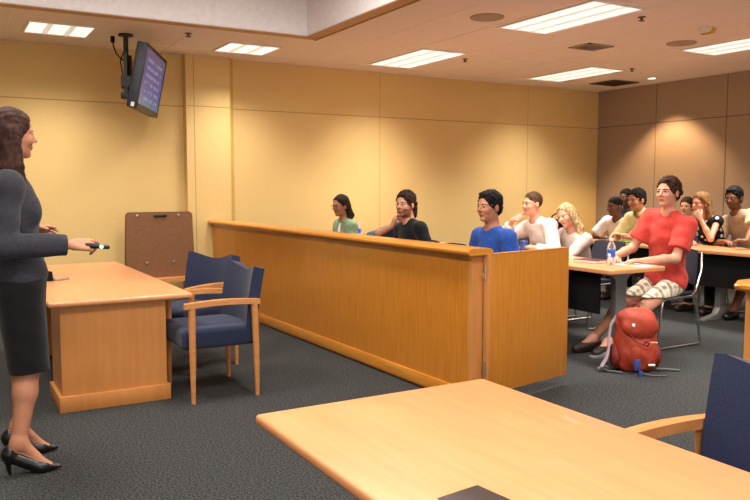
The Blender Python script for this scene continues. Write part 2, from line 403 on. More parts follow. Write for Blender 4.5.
# ------------------------------------------------------------ the wooden bar
def railing(y0, y1, near_round, far_round, label):
    XB = 2.83
    t = thing('bar_partition', (XB,y0,0), label, 'partition'); L = y1-y0
    MB().box((0,0.02,.10),(.07,L,.955)).build('panel', M['honey'], t)
    b = MB(); b.box((.01,0.03,0),(.06,L,.10)); b.build('base', M['honey_h'], t)
    MB().box((-.012,0.02,.02),(.0,L,.105),.004).build('baseboard', M['honey_h'], t)
    # rail: rounded profile with a thinner moulding below
    r = MB()
    prof = [(-.05,.955),(-.06,.965),(-.062,.978),(-.054,.990),(-.035,.996),(.105,.996),(.125,.990),(.133,.978),(.132,.965),(.122,.955)]
    r.prism(prof,'y',-.045 if near_round else 0, L, .0); r.build('top_rail', M['honey_h'], t)
    MB().prism([(-.02,.94),(-.03,.955),(.09,.955),(.085,.94)],'y',0,L).build('rail_moulding', M['honey_h'], t)
    return t
bar = railing(3.70, 8.47, True, False, 'long honey wood courtroom bar in front of the seated students')
bar.rotation_euler.z = R(1.1)
MB().box((-.004,-.004,.0),(.0865,.03,.94)).build('end_post', M['maple_v'], bar)
railing_b = railing(-3.1, 1.865, False, False, 'second wooden bar section at the right edge behind the blue armchair')
MB().prism([(-.05,.955),(-.062,.975),(-.035,.996),(.075,.996),(.103,.975),(.092,.955)],'y',4.955,4.995,.006).build('rail_end', M['honey_h'], railing_b)
MB().box((-.004,4.945,.0),(.075,4.975,.94)).build('end_post', M['maple_v'], railing_b)
g = thing('swing_gate', (2.914,3.664,0), 'plain honey wood swing gate standing open at the end of the bar', 'gate', rz=R(10.3))
MB().box((.022,-.02,.075),(.83,.02,.955),.003).build('panel', M['honey'], g)
MB().box((0,-.022,.05),(.022,.022,.958),.003).build('hinge_stile', M['maple_v'], g)
MB().box((.0,-.021,.9555),(.83,.021,.96)).build('top_edge', M['maple_v'], g)
for z in (.2,.8): MB().lathe([(.006,z),(.006,z+.09)], loc=(-.007,.0,0), n=10).build('hinge', M['steel'], g)
t = thing('wall_outlet', (2.816,5.25,.46), 'white power outlet plate on the face of the wooden bar', 'outlet')
MB().box((0,-.037,-.06),(.014,.037,.06),.004).build('cover_plate', M['whiteplastic'], t)
for z in (-.03,.03): MB().box((-.002,-.017,z-.014),(0,.017,z+.014),.001).build('socket', M['whiteplastic'], t)

# ------------------------------------------------------------ counsel tables
def counsel_table(x0, x1, y0, y1, label, peds):
    t = thing('table', ((x0+x1)/2,(y0+y1)/2,0), label, 'table')
    cx, cy = t.location.x, t.location.y; w, l = (x1-x0)/2, (y1-y0)/2
    MB().box((-w,-l,.655),(w,l,.69),.012,3).build('tabletop', M['maple'], t)
    for (py, d) in peds:
        p = MB().box((-w+.07,py,.10),(w-.16,py+d,.655)).build('pedestal', M['maple_v'], t)
        MB().box((-w+.05,py-.018,0),(w-.14,py+d+.018,.10),.004).build('plinth', M['maple_v'], p)
    return t
ft = counsel_table(.54,1.405,4.78,7.15,'far maple counsel table on pedestals beside the presenter', [(-1.12,.42),(.62,.42)])
MB().box((-.06,-.7,.2),(-.035,.62,.655)).build('modesty_panel', M['maple_v'], ft)
ntb = counsel_table(.80,1.665,-.25,2.105,'near maple counsel table cut off by the bottom edge of the photo', [(.13,.5),(-1.0,.45)])
# near table pedestal front edge is pale
# ------------------------------------------------------------ upholstered armchairs
def armchair(label):
    t = thing('armchair', (0,0,0), label, 'chair', 'blue upholstered armchairs')     # faces local +x
    s = MB().box((-.22,-.262,.335),(.30,.262,.47),.035,4).build('seat', M['navy'], t)
    b = MB()
    def f(u,v):
        y = (u-.5)*.53; k = (abs(u-.5)*2)
        z0, z1 = .36, .80+.055*k**1.6 + (.0 if k < .9 else -.012)
        z = z0+(z1-z0)*v
        x = -.205-.05*v*v-.01*v + .05*k*k
        return (x,y,z),(1,-.2*(u-.5)*2,.25*v)
    b.grid(f, 16, 12, .075)
    b.build('backrest', M['navy'], t, ang=60)
    for sy in (-1,1):
        y = sy*.285
        MB().tube([(.245,y,0),(.245,y,.3),(.245,y,.61)], .02, n=12, rs=[.014,.021,.024]).build('leg', M['chairwood'], t)
        MB().tube([(-.185,y,0),(-.18,y,.3),(-.17,y,.61)], .02, n=12, rs=[.014,.021,.024]).build('leg', M['chairwood'], t)
        a = MB(); n = 12
        def fa(u,v,y=y): x = -.205+.50*u; return (x, y+(v-.5)*(.038+.010*math.sin(u*3)), .625+.012*math.sin(u*math.pi)), (0,0,1)
        a.grid(fa, n, 2, .034); a.build('armrest', M['chairwood'], t)
    return t
ch = armchair('blue upholstered armchair nearer the camera, tucked at the far counsel table')
ch.location = (1.60,4.92,0); ch.rotation_euler.z = R(180)
c = copy_tree(ch); c.location = (1.68,5.72,0); c.rotation_euler.z = R(203); c['label'] = 'blue upholstered armchair behind the first one, half hidden by it'
c = copy_tree(ch); c.location = (1.91,1.225,0); c.rotation_euler.z = R(180); c['label'] = 'blue upholstered armchair at the near counsel table, cut off at lower right'

# ------------------------------------------------------------ small things on counsel tables
t = thing('clicker_pad', (.72,5.98,.69), 'small dark and tan pad lying on the far counsel table beside the presenter', 'pad', rz=.5)
MB().box((-.05,-.09,.001),(.07,.09,.02),.004).build('case', mat('tan_leather',(176,146,116),.7), t)
MB().prism([(-.09,.001),(-.05,.001),(-.06,.07),(-.08,.05)],'y',-.07,.07).build('stand', M['black'], t)
t = thing('notebook', (.965,1.20,.69), 'black notebook at the bottom edge of the near table', 'notebook', rz=.12)
MB().box((-.05,-.1,.0005),(.07,.1,.003),.001).box((-.05,-.1,.012),(.07,.1,.015),.001).build('cover', mat('dark_leather',(52,42,38),.5), t)
MB().box((-.047,-.097,.003),(.066,.097,.012)).build('pages', M['paper'], t)
# brown board leaning behind the far table
t = thing('presentation_board', (2.07,8.2,0), 'brown fibreboard panel on a wooden ledge leaning by the yellow wall', 'board')
poly = []
for cx_,cz_,a0 in ((.31,1.05,0),(-.31,1.05,90),(-.33,.43,180),(.33,.43,270)):
    for k in range(7): a = R(a0+15*k); poly.append((cx_+.05*math.cos(a)*.8, cz_+.045*math.sin(a)))
MB().prism(poly,'y',0,.02).build('panel', M['brownboard'], t)
b = MB().prism([(u*1.025,(v-.74)*1.025+.74) for u,v in poly],'y',.0205,.03); b.build('edging', mat('dark_edge',(96,62,40),.7), t)
b = MB().box((-.07,-.012,1.05),(.07,-.001,1.075),.003); b.build('clip', M['blackplastic'], t)
for x,z in ((-.24,1.07),(.2,1.07),(-.15,.56),(.14,.56)):
    MB().lathe([(.0,0),(.014,.001),(.012,.008),(0,.01)], loc=(x,-.001,z), n=10, rot=rx(R(90))).build('screw', M['steel'], t)
MB().box((-.3,-.08,.36),(.36,.06,.395),.004).build('ledge', M['maple_v'], t)
for x in (-.27,.32): MB().box((x-.02,-.06,0),(x+.02,.05,.36)).build('leg', M['maple_v'], t)

# ------------------------------------------------------------ student tables
def student_table(x0, x1, y0, y1, label, legs):
    t = thing('student_table', (x0,y0,0), label, 'table', 'student tables'); w, l = x1-x0, y1-y0
    poly = []
    for cx_,cy_,a0 in ((w-.05,l-.05,0),(.05,l-.05,90),(.05,.05,180),(w-.05,.05,270)):
        for k in range(5): a = R(a0+22.5*k); poly.append((cx_+.05*math.cos(a), cy_+.05*math.sin(a)))
    MB().prism(poly,'z',.703,.735,.004).build('tabletop', M['maple'], t)
    MB().box((.11,.22,.36),(.125,l-.22,.70)).build('modesty_panel', M['black'], t)
    for y in legs:
        g = MB()
        cx_ = w/2+.03
        g.prism([(cx_-.25,.70),(cx_-.25,.685),(cx_-.10,.655),(cx_-.065,.62),(cx_-.05,.1),(cx_+.05,.1),(cx_+.065,.62),(cx_+.10,.655),(cx_+.26,.685),(cx_+.26,.70)],'y',y-.03,y+.03,.006)
        lg = g.build('leg', M['greymetal'], t)
        MB().prism([(cx_-.29,.0),(cx_-.29,.02),(cx_-.1,.06),(cx_-.05,.13),(cx_+.05,.13),(cx_+.1,.06),(cx_+.27,.02),(cx_+.27,0)],'y',y-.035,y+.035,.006).build('foot', M['greymetal'], lg)
    return t
T2 = student_table(4.42,5.06,4.04,8.35,'long wooden student table with the water bottle and notebook on it',(.24,2.1,4.1))
T3 = student_table(6.69,7.32,2.2,7.6,'long wooden student table in the back row by the taupe wall',(.3,2.75,5.1))

# ------------------------------------------------------------ stacking chairs
def stack_chair(label):
    t = thing('stacking_chair', (0,0,0), label, 'chair', 'stacking chairs')     # faces +x
    MB().grid(lambda u,v: ((-.2+.42*v,(u-.5)*.44,.445+.012*abs(u-.5)*2-.03*max(0,v-.8)*3+.008*math.cos(u*6)),(0,0,1)),10,10,.022).build('seat', M['shell'], t, ang=60)
    MB().grid(lambda u,v: ((-.24-.07*v+.04*(abs(u-.5)*2)**2,(u-.5)*(.44-.05*v*v),.54+.29*v-.012*(abs(u-.5)*2)**4),(1,0,.2)),10,8,.02).build('backrest', M['shell'], t, ang=60)
    for sy in (-1,1):
        y = sy*.235
        MB().tube([(-.315,y*.85,.8),(-.285,y*.97,.66),(-.22,y,.52),(-.2,y,.47),(-.15,y,.435),(.18,y,.43),(.215,y,.41),(.225,y,.36),(.26,y,.05),(.255,y,.015),(.21,y,.011),(-.25,y,.011),(-.285,y,.018),(-.28,y,.05),(-.21,y,.40),(-.19,y,.425),(-.15,y,.43)], .011, n=10).build('side_frame', M['chrome'], t)
    MB().tube([(.12,-.235,.425),(.12,.235,.425)],.009).tube([(-.13,-.235,.425),(-.13,.235,.425)],.009).build('crossbar', M['chrome'], t)
    return t
sch = stack_chair('dark blue stacking chair on a chrome sled frame under the man in the red shirt')
sch.location = (5.44,4.45,0); sch.rotation_euler.z = R(180)
def put_chair(x,y,lb,a=180):
    c = copy_tree(sch); c.location = (x,y,0); c.rotation_euler.z = R(a); c['label'] = lb; return c

# ------------------------------------------------------------ people: smooth-union figures grown from limbs and muscles
V = lambda *a: np.array(a, dtype=np.float64)
def nrm(v): return v/np.linalg.norm(v)
class Sdf:
    def __init__(s): s.p = []
    def cone(s, a, b, ra, rb, k=.02, op='+', cap=None): s.p.append(('c', V(*a), V(*b), ra, rb, k, op, cap)); return s
    def ell(s, c, r, Rm=None, k=.03, op='+'): s.p.append(('e', V(*c), V(*r), Rm if Rm is not None else np.eye(3), None, k, op, None)); return s
    def plane(s, p, n): s.p.append(('p', V(*p), nrm(V(*n)), None, None, 0, '&', None)); return s
    def bounds(s):
        lo = V(9,9,9)*9; hi = -lo
        for t,a,b,ra,rb,k,op,cap in s.p:
            if op != '+': continue
            if t == 'c': l = np.minimum(a-ra,b-rb); h = np.maximum(a+ra,b+rb)
            else: l = a-max(b); h = a+max(b)
            lo = np.minimum(lo,l); hi = np.maximum(hi,h)
        return lo-.03, hi+.03
    def ev(s, P):
        d = np.full(len(P), 1.0, np.float32)
        for t,a,b,ra,rb,k,op,cap in s.p:
            if t == 'p':
                d = np.maximum(d, (P-a.astype(np.float32)) @ b.astype(np.float32)); continue
            if t == 'c': c = (a+b)/2; rad = np.linalg.norm(b-a)/2+max(ra,rb)
            else: c = a; rad = max(b)
            q = P-c.astype(np.float32); m = np.einsum('ij,ij->i',q,q) < (rad+.11)**2
            if not m.any(): continue
            Q = P[m]
            if t == 'c':
                ab = (b-a).astype(np.float32); qa = Q-a.astype(np.float32)
                h = np.clip(qa @ ab/max(float(ab@ab),1e-9),0,1)
                x = np.sqrt(((qa-h[:,None]*ab)**2).sum(1))-(ra+(rb-ra)*h)
                if cap is not None:
                    n = nrm(b-a).astype(np.float32); x = np.maximum(x, (Q-b.astype(np.float32)) @ n - cap)
            else:
                q = (Q-a.astype(np.float32)) @ ra.astype(np.float32); r = b.astype(np.float32)
                k0 = np.sqrt(((q/r)**2).sum(1)); k1 = np.sqrt(((q/(r*r))**2).sum(1))+1e-6; x = k0*(k0-1)/k1
            e = d[m]
            if op == '+': hh = np.maximum(k-np.abs(e-x),0)/k; d[m] = np.minimum(e,x)-hh*hh*k*.25
            else: x = -x; hh = np.maximum(k-np.abs(e-x),0)/k; d[m] = np.maximum(e,x)+hh*hh*k*.25
        return d
    def mesh(s, h, noise=None):
        lo, hi = s.bounds(); n = np.ceil((hi-lo)/h).astype(int)+1; n = ((n+3)//4)*4
        nc = n//4
        g = np.stack(np.meshgrid(*[np.arange(k) for k in nc], indexing='ij'),-1).reshape(-1,3)
        C = (lo+(g*4+1.5)*h).astype(np.float32); dc = s.ev(C)
        act = np.abs(dc) < 4*h*1.6+(.012 if noise else 0)
        D = np.repeat(np.repeat(np.repeat(np.where(dc<0,-1.,1.).astype(np.float32).reshape(nc),4,0),4,1),4,2)
        ga = g[act]; off = np.stack(np.meshgrid(*[np.arange(4)]*3, indexing='ij'),-1).reshape(-1,3)
        I = (ga[:,None,:]*4+off[None]).reshape(-1,3); P = (lo+I*h).astype(np.float32)
        d = s.ev(P)
        if noise: d = d+noise(P)
        D[I[:,0],I[:,1],I[:,2]] = d
        D[0]=D[-1]=1; D[:,0]=D[:,-1]=1; D[:,:,0]=D[:,:,-1]=1
        return snet(D, lo, h)
def snet(D, lo, h):
    S = D < 0; a = [slice(None,-1), slice(1,None)]
    cnt = sum(S[a[i],a[j],a[k]].astype(np.int8) for i in (0,1) for j in (0,1) for k in (0,1))
    mix = (cnt > 0) & (cnt < 8); idx = np.full(mix.shape,-1,np.int32); I = np.argwhere(mix); idx[mix] = np.arange(len(I))
    acc = np.zeros((len(I),3)); num = np.zeros(len(I))
    cor = [(i,j,k) for i in (0,1) for j in (0,1) for k in (0,1)]
    val = {c: D[I[:,0]+c[0],I[:,1]+c[1],I[:,2]+c[2]] for c in cor}
    for c in cor:
        for ax in range(3):
            if c[ax]: continue
            e = list(c); e[ax] = 1; e = tuple(e); A, B = val[c], val[e]; m = (A<0) != (B<0)
            t = np.where(m, A/np.where(m, A-B, 1), 0); p = np.zeros((len(I),3)); p[:] = c; p[:,ax] = t
            acc[m] += p[m]; num[m] += 1
    Vt = lo+(I+acc/num[:,None])*h
    F = []
    for ax in range(3):
        u, v = (ax+1)%3, (ax+2)%3
        sl0 = [slice(None)]*3; sl1 = [slice(None)]*3; sl0[ax] = slice(None,-1); sl1[ax] = slice(1,None)
        A, B = S[tuple(sl0)], S[tuple(sl1)]
        E_ = np.argwhere(A != B); E_ = E_[(E_[:,u]>0)&(E_[:,v]>0)&(E_[:,u]<mix.shape[u])&(E_[:,v]<mix.shape[v])]
        ins = A[E_[:,0],E_[:,1],E_[:,2]]
        q = []
        for du,dv in ((1,1),(0,1),(0,0),(1,0)):
            c = E_.copy(); c[:,u] -= du; c[:,v] -= dv; q.append(idx[c[:,0],c[:,1],c[:,2]])
        q = np.stack(q,1); q[~ins] = q[~ins][:,::-1]; F.append(q)
    F = np.concatenate(F); F = F[(F>=0).all(1)]
    return Vt, F
def np_obj(name, Vt, F, mats, loc, parent=None, classify=None):
    me = bpy.data.meshes.new(name); Vt = Vt-np.array(loc)
    me.vertices.add(len(Vt)); me.vertices.foreach_set('co', Vt.astype(np.float32).ravel())
    me.loops.add(len(F)*4); me.loops.foreach_set('vertex_index', F.astype(np.int32).ravel())
    me.polygons.add(len(F)); me.polygons.foreach_set('loop_start', np.arange(0,len(F)*4,4,dtype=np.int32))
    me.polygons.foreach_set('loop_total', np.full(len(F),4,np.int32))
    for m in mats: me.materials.append(m)
    me.update(calc_edges=True); me.validate()
    me.polygons.foreach_set('use_smooth', np.ones(len(me.polygons),bool))
    if classify is not None and len(me.polygons) == len(F):
        c = (Vt[F].mean(1))+np.array(loc); me.polygons.foreach_set('material_index', classify(c).astype(np.int32))
    o = bpy.data.objects.new(name, me); COL.objects.link(o)
    if parent: o.parent = parent       # parent has its origin at the same loc
    else: o.location = loc
    return o
def ik(a, b, l1, l2, pole):
    a, b = V(*a), V(*b); d = b-a; L = np.linalg.norm(d)
    if L > (l1+l2)*.995: b = a+d/L*(l1+l2)*.995; d = b-a; L = np.linalg.norm(d)
    t = (l1*l1-l2*l2+L*L)/(2*L); hgt = math.sqrt(max(l1*l1-t*t,0)); u = d/L
    p = V(*pole); p = nrm(p-u*(p@u)); return a+u*t+p*hgt, b
def hand(S, W, d, n, side, sc_=1., curl=.5, fan=.0, thumb=(.6,.5), curls=None):
    """palm, four unequal bent fingers and a thumb from the side of the palm. side: +1/-1 = which way the thumb lies along r"""
    d = nrm(V(*d)); n = V(*n); n = nrm(n-d*(n@d)); r = np.cross(d,n)*side
    W = V(*W); q = sc_
    lens = (.074,.082,.076,.060)
    for i in range(4):
        off = (.030-.020*i)*q; mc = W+d*(.088-.004*abs(i-1))*q+r*off
        S.cone(W+r*off*.55+d*.012*q, mc, .016*q, .0115*q, .010)
        c = curls[i] if curls else curl*(1+.12*i); p = mc; ang = c*.45; rad = .0095*q
        dd = nrm(d+r*fan*(1.5-i)*.18)
        for sgm, fr in enumerate((.44,.31,.25)):
            v = dd*math.cos(ang)+n*math.sin(ang); p2 = p+v*lens[i]*fr*q
            S.cone(p, p2, rad, rad*.9, .003); p = p2; rad *= .9; ang += c*(.75 if sgm == 0 else .55)
    p = W+d*.022*q+r*.022*q; v = nrm(d*.75+r*thumb[0]+n*.25); p2 = p+v*.042*q
    S.cone(p, p2, .016*q, .012*q, .010); v = nrm(d*1.+r*thumb[0]*.4+n*thumb[1]); p3 = p2+v*.032*q
    S.cone(p2, p3, .0115*q, .010*q, .004); v = nrm(d*1.-r*.1+n*thumb[1]); S.cone(p3, p3+v*.025*q, .010*q, .0085*q, .004)
def rotm(yaw, pitch, roll):
    """columns: forward, left, up. yaw about z, pitch>0 looks down, roll>0 leans to own right"""
    f = V(math.cos(yaw)*math.cos(pitch), math.sin(yaw)*math.cos(pitch), -math.sin(pitch))
    l = V(-math.sin(yaw), math.cos(yaw), 0); u = np.cross(f,l)
    c, s_ = math.cos(roll), math.sin(roll); return np.stack([f, c*l+s_*u, -s_*l+c*u], 1)
def head_sdf(S, Hc, Rm, q=1., fem=False):
    T = lambda x,y,z: Hc+Rm@(V(x,y,z)*q)
    j = .92 if fem else 1.
    S.ell(T(-.012,0,.030),(.097*q,.076*q,.086*q),Rm,.01)
    S.ell(T(.022,0,-.035),(.068*q,.058*q*j,.078*q),Rm,.03)
    S.ell(T(.010,0,-.075),(.060*q,.050*q*j,.040*q),Rm,.02)       # jaw
    S.ell(T(.066,0,-.098),(.020*q,.022*q*j,.016*q),Rm,.02)       # chin
    for y in (-1,1):
        S.ell(T(.060,.036*y,-.028),(.026*q,.022*q,.024*q),Rm,.02)  # cheek
        S.cone(T(.082,.012*y,.020),T(.070,.045*y,.018),.011*q,.009*q,.012)  # brow
    for y in (-1,1):
        S.ell(T(.098,.031*y,.000),(.018*q,.017*q,.011*q),Rm,.012,'-')  # socket
        S.ell(T(.074,.031*y,.000),(.014*q,.016*q,.013*q),Rm,.006)
        S.ell(T(-.006,.077*y,-.012),(.020*q,.009*q,.031*q),Rm,.006)   # ear
    S.cone(T(.086,0,.008),T(.108,0,-.026),.007*q,.011*q,.010)
    S.ell(T(.094,.011,-.032),(.009*q,.008*q,.007*q),Rm,.006); S.ell(T(.094,-.011,-.032),(.009*q,.008*q,.007*q),Rm,.006)
    S.ell(T(.083,0,-.058),(.012*q,.022*q,.0065*q),Rm,.006); S.ell(T(.081,0,-.068),(.012*q,.018*q,.0065*q),Rm,.006)
    return T
def head_class(Hc, Rm, q, beard, inv=None):
    def f(c):
        p = (c-Hc) @ Rm / q; x, y, z = p[:,0], p[:,1], p[:,2]; m = np.zeros(len(c),int)
        if beard: m[(x>-.005)&(np.abs(y)<.075)&(z<-.045)&(z>-.13)&~((z>-.05)&(np.abs(y)<.03))] = 3
        m[(x>.072)&(np.abs(y)<.021)&(z<-.054)&(z>-.072)] = 1
        m[(x>.05)&(np.abs(y)>.015)&(np.abs(y)<.046)&(z>.015)&(z<.022)] = 2
        m[(x>.05)&(np.abs(np.abs(y)-.031)<.013)&(z>.000)&(z<.006)] = 2     # lash line and iris, read at distance
        return m
    return f
def eyes(parent, T, Rm, q, base, white, iris):
    for y in (-1,1):
        b = MB(); n = 12; c = V(*T(.0765,.031*y,.0))-V(*base)
        prof = [(0,-.0125)]+[(.0125*q*math.cos(a),.0125*q*math.sin(a)) for a in np.linspace(-1.4,.95,9)]
        Rz = Matrix([list(Rm[i]) for i in range(3)]) @ Matrix.Rotation(R(90),3,'Y')
        b.lathe(prof, loc=c, n=14, rot=Rz); b.mi = 1
        b.lathe([(.0125*q*math.cos(a),.0125*q*math.sin(a)) for a in np.linspace(.93,1.5,5)], loc=c, n=14, rot=Rz)
        b.build('eye', [white, iris], parent)
M['eyewhite'] = mat('eye_white', (176,164,154), .2); M['iris'] = mat('iris_dark', (40,28,20), .15)
def glasses(parent, T, base, m):
    b = MB(); n = 20
    for y in (-1,1):
        pts = [T(.102-.006*abs(math.cos(a))*(1), .032*y+.024*math.cos(a), -.004+.018*math.sin(a))-V(*base) for a in np.linspace(0,2*math.pi,n,endpoint=False)]
        b.tube(pts, .0016, n=6, closed=True)
        b.tube([T(.095,.056*y,.002)-V(*base),T(.05,.079*y,.004)-V(*base),T(-.01,.083*y,.0)-V(*base)], .0016, n=6)
    b.tube([T(.104,-.009,0)-V(*base),T(.106,0,.003)-V(*base),T(.104,.009,0)-V(*base)], .0016, n=6)
    b.build('glasses', m, parent)
def hairnoise(a, Rm, Hc, f=260):
    Rf = Rm.astype(np.float32); H = Hc.astype(np.float32)
    def fn(P):
        q = (P-H) @ Rf; return 1.5*(a*np.sin(f*q[:,1]+18*np.sin(14*q[:,2]))*.6+a*.8*np.sin(95*q[:,0]+60*q[:,2]+40*q[:,1])+a*.9*np.sin(150*q[:,2]-120*q[:,0])*np.sin(130*q[:,1]+50*q[:,0])).astype(np.float32)
    return fn
def hair(parent, kind, T, Rm, Hc, q, m, base, h, locks=()):
    S = Sdf()
    th = {'short':.005,'crop':.002,'thick':.007,'wavy':.009,'long':.007,'tied':.003}[kind]
    S.ell(T(-.016,0,.036),((.098+th)*q,(.077+th)*q,(.088+th)*q),Rm,.01)
    if kind in ('short','thick','wavy'):
        for y in (-1,1): S.cone(T(.02,.070*y,.03),T(.012,.075*y,-.005),.010*q,.006*q,.012)
        S.ell(T(-.06,0,-.03),(.05*q,.062*q,.05*q),Rm,.03)
    if kind == 'wavy':
        for i in range(16):
            a = i*2.399; rr = .05+.03*((i*7)%5)/5; S.ell(T(-.012+rr*math.cos(a)*1.15, rr*math.sin(a), .108-.55*rr),(.020*q,.018*q,.016*q),Rm,.006)
        S.ell(T(.062,.02,.088),(.026*q,.034*q,.016*q),Rm,.008)
        for y in (-1,1):
            for k in range(4): S.ell(T(.0-.022*k,.082*y,.03-.012*k),(.016*q,.010*q,.018*q),Rm,.006)
    if kind == 'thick':
        S.ell(T(.045,0,.092),(.040*q,.050*q,.018*q),Rm,.015)
    if kind in ('long','tied'):
        for y in (-1,1): S.cone(T(.035,.055*y,.065),T(-.02,.078*y,-.02),.016*q,.014*q,.02)
        S.ell(T(-.06,0,-.02),(.06*q,.07*q,.07*q),Rm,.03)
    # the face stays free
    fz = {'short':.076,'crop':.076,'thick':.076,'wavy':.082,'long':.090,'tied':.088}[kind]
    S.ell(T(.135,0,fz-.100),(.108*q,.088*q,.104*q),Rm,.010,'-')
    if kind in ('short','crop','thick','wavy'):
        S.cone(T(.05,-.12,-.075),T(.05,.12,-.075),.062*q,.062*q,.01,'-')
        p = T(-.03,0,-.075); S.plane(p, -Rm[:,2]*1.0+Rm[:,0]*.15)
        for y in (-1,1): S.ell(T(-.002,.088*y,-.014),(.024*q,.02*q,.034*q),Rm,.004,'-')
    for (a, b, ra, rb) in locks: S.cone(T(*a),T(*b),ra*q,rb*q,.018)
    Vt, F = S.mesh(h, hairnoise({'crop':.0008,'long':.0011,'tied':.001}.get(kind,.0022), Rm, Hc))
    return np_obj('hair', Vt, F, [m], base, parent)
def cloth_noise(a, seed=0):
    def fn(P):
        x,y,z = P[:,0],P[:,1],P[:,2]
        return (a*(np.sin(31*x+17*z+seed)*np.sin(23*y-29*z+2*seed)+.6*np.sin(52*z+24*x+19*y+seed))).astype(np.float32)
    return fn
def figure(name, label, cat, J, skin, look, group=None):
    """J: joints in world space. look: dict of clothing builders"""
    q = J.get('q',1.); h = J['h']; base = J['base']; fem = look.get('fem', False)
    Hc, Rm = J['head'], J['Rh']; F_, L_ = J['F'], J['L']; P, C = J['pelvis'], J['chest']
    ax = nrm(C-P); Rt = np.stack([nrm(np.cross(L_,ax)), L_, ax],1)
    sh, el, wr, hp, kn, an = (J[k] for k in ('sh','el','wr','hp','kn','an'))
    sw = .9 if fem else 1.
    def torso(S, g, k=.05):
        S.ell(C-ax*.15*q,(.098*q+g,.150*q*sw+g,.185*q+g),Rt,k)
        S.ell(P+ax*.15*q,((.100 if not fem else .085)*q+g,.135*q*sw+g,.17*q+g),Rt,k)
        S.ell(P+ax*.02,(.115*q+g,.165*q+g,.115*q+g),Rt,k)
        S.cone(sh[0],sh[1],.052*q+g,.052*q+g,k)
        nb = C+ax*.065*q
        for i in (0,1): S.cone(nb, sh[i]*.8+nb*.2,.042*q+g*.6,.036*q+g*.6,.04)
        if fem:
            for i in (-1,1): S.ell(C-ax*.14*q+Rt[:,0]*.066*q+L_*.07*i*q,(.050*q+g*.5,.060*q+g*.5,.062*q+g*.5),Rt,.03)
    B = Sdf(); torso(B, -.006)
    skb = Hc+Rm@(V(-.022,0,-.065)*q)
    B.cone(C+ax*.03*q, skb, (.056 if not fem else .046)*q, (.052 if not fem else .044)*q, .03)
    aw = (.85 if fem else 1.)*q
    for i in (0,1):
        B.cone(sh[i],el[i],.043*aw,.036*aw,.03); B.cone(el[i],el[i]*.6+wr[i]*.4,.037*aw,.036*aw,.02); B.cone(el[i]*.6+wr[i]*.4,wr[i],.036*aw,.025*aw,.02)
        d, n, side, kw = J['hands'][i]; hand(B, wr[i], d, n, side, q*(.92 if fem else 1.), **kw)
        B.cone(hp[i],kn[i],.075*q,.052*q,.03)
        cf = kn[i]*.68+an[i]*.32
        B.cone(kn[i],cf,.052*q,.052*q,.02); B.cone(cf,an[i],.052*q,.034*q,.02)
        B.ell(cf-nrm(J['toe'][i]-an[i])*.012,(.05*q,.05*q,.09*q),None,.03)
        B.cone(an[i],J['heel'][i],.034*q,.026*q,.02); B.cone(an[i],J['toe'][i],.032*q,(.012 if J['toe'][i][2]<.03 else .018)*q,.03); B.cone(J['heel'][i],J['toe'][i],.024*q,.02*q,.02)
    T = head_sdf(B, Hc, Rm, q, fem)
    Vt, Fc = B.mesh(h)
    lip = skinmat('lips', tuple(int(v) for v in (skin[0]*.86,skin[1]*.72,skin[2]*.70)))
    brow = mat('brow', look.get('brow',(60,40,28)), .8)
    st = skinmat('stubble', tuple(int(v) for v in (skin[0]*.72,skin[1]*.68,skin[2]*.66)))
    o = np_obj('person', Vt, Fc, [skinmat('skin', skin), lip, brow, st], base, None, head_class(Hc, Rm, q, look.get('beard')))
    tag(o, label, cat, group)
    eyes(o, T, Rm, q, base, M['eyewhite'], M['iris'])
    if look.get('glasses'): glasses(o, T, base, M['blackplastic'])
    hair(o, look['hair'], T, Rm, Hc, q, look['hairm'], base, min(h,.0055), look.get('locks',()))
    # upper garment
    tops = look['top']
    for ti, tp in enumerate(tops):
        g = tp.get('g',.010); S = Sdf(); torso(S, g)
        fr = tp.get('sleeve',.5)
        for i in (0,1):
            a = sh[i]; rr = (.046*aw+g*.8+tp.get('loose',.008)*.8)
            if fr <= 0: continue
            if fr <= 1: S.cone(a, a+(el[i]-a)*fr, rr, rr*(.98 if not fem else .92), .03, cap=0.0)
            else:
                S.cone(a, el[i], rr, .041*aw+g+.004, .03); e = el[i]+(wr[i]-el[i])*(fr-1); S.cone(el[i], e, .042*aw+g+.004, .032*aw+g*.8+tp.get('cuff',.004), .02, cap=0.0)
        nb = C+ax*.095*q
        S.cone(nb-ax*.02, nb+ax*.3, tp.get('neck',.064)*q, tp.get('neck',.064)*q+.02, .01, '-')
        if tp.get('v'): S.cone(nb+Rt[:,0]*.08*q, nb+Rt[:,0]*.13*q-ax*tp['v'], .045*q, .012*q, .01, '-')
        if tp.get('open'): S.cone(nb+Rt[:,0]*.10*q, P+Rt[:,0]*.2*q, tp['open'], tp['open'], .01, '-')
        hem = P-ax*tp.get('hem',.06); S.plane(hem, -ax)
        if J.get('seated'): S.plane((0,0,J['seat']+.002),(0,0,-1))
        Vt, Fc = S.mesh(h, cloth_noise(tp.get('noise',.0022), ti+Hc[0]))
        np_obj(tp['name'], Vt, Fc, [tp['m']], base, o)
    if look.get('collar'):
        nb = C+ax*.105*q; b = MB(); n = 22
        def fc(u,v):
            a = math.pi*(.16+1.68*u); rr = (.058+.014*v)*q; dz = .022-.045*v
            p = nb-V(*base)+Rt[:,0]*rr*math.cos(a)*1.05+L_*rr*math.sin(a)*1.05+ax*dz*q
            return tuple(p), tuple(Rt[:,0]*math.cos(a)+L_*math.sin(a)+ax*.4)
        b.grid(fc, n, 3, .005); b.build('collar', tops[0]['m'], o, ang=80)
    bt = look['bottom']
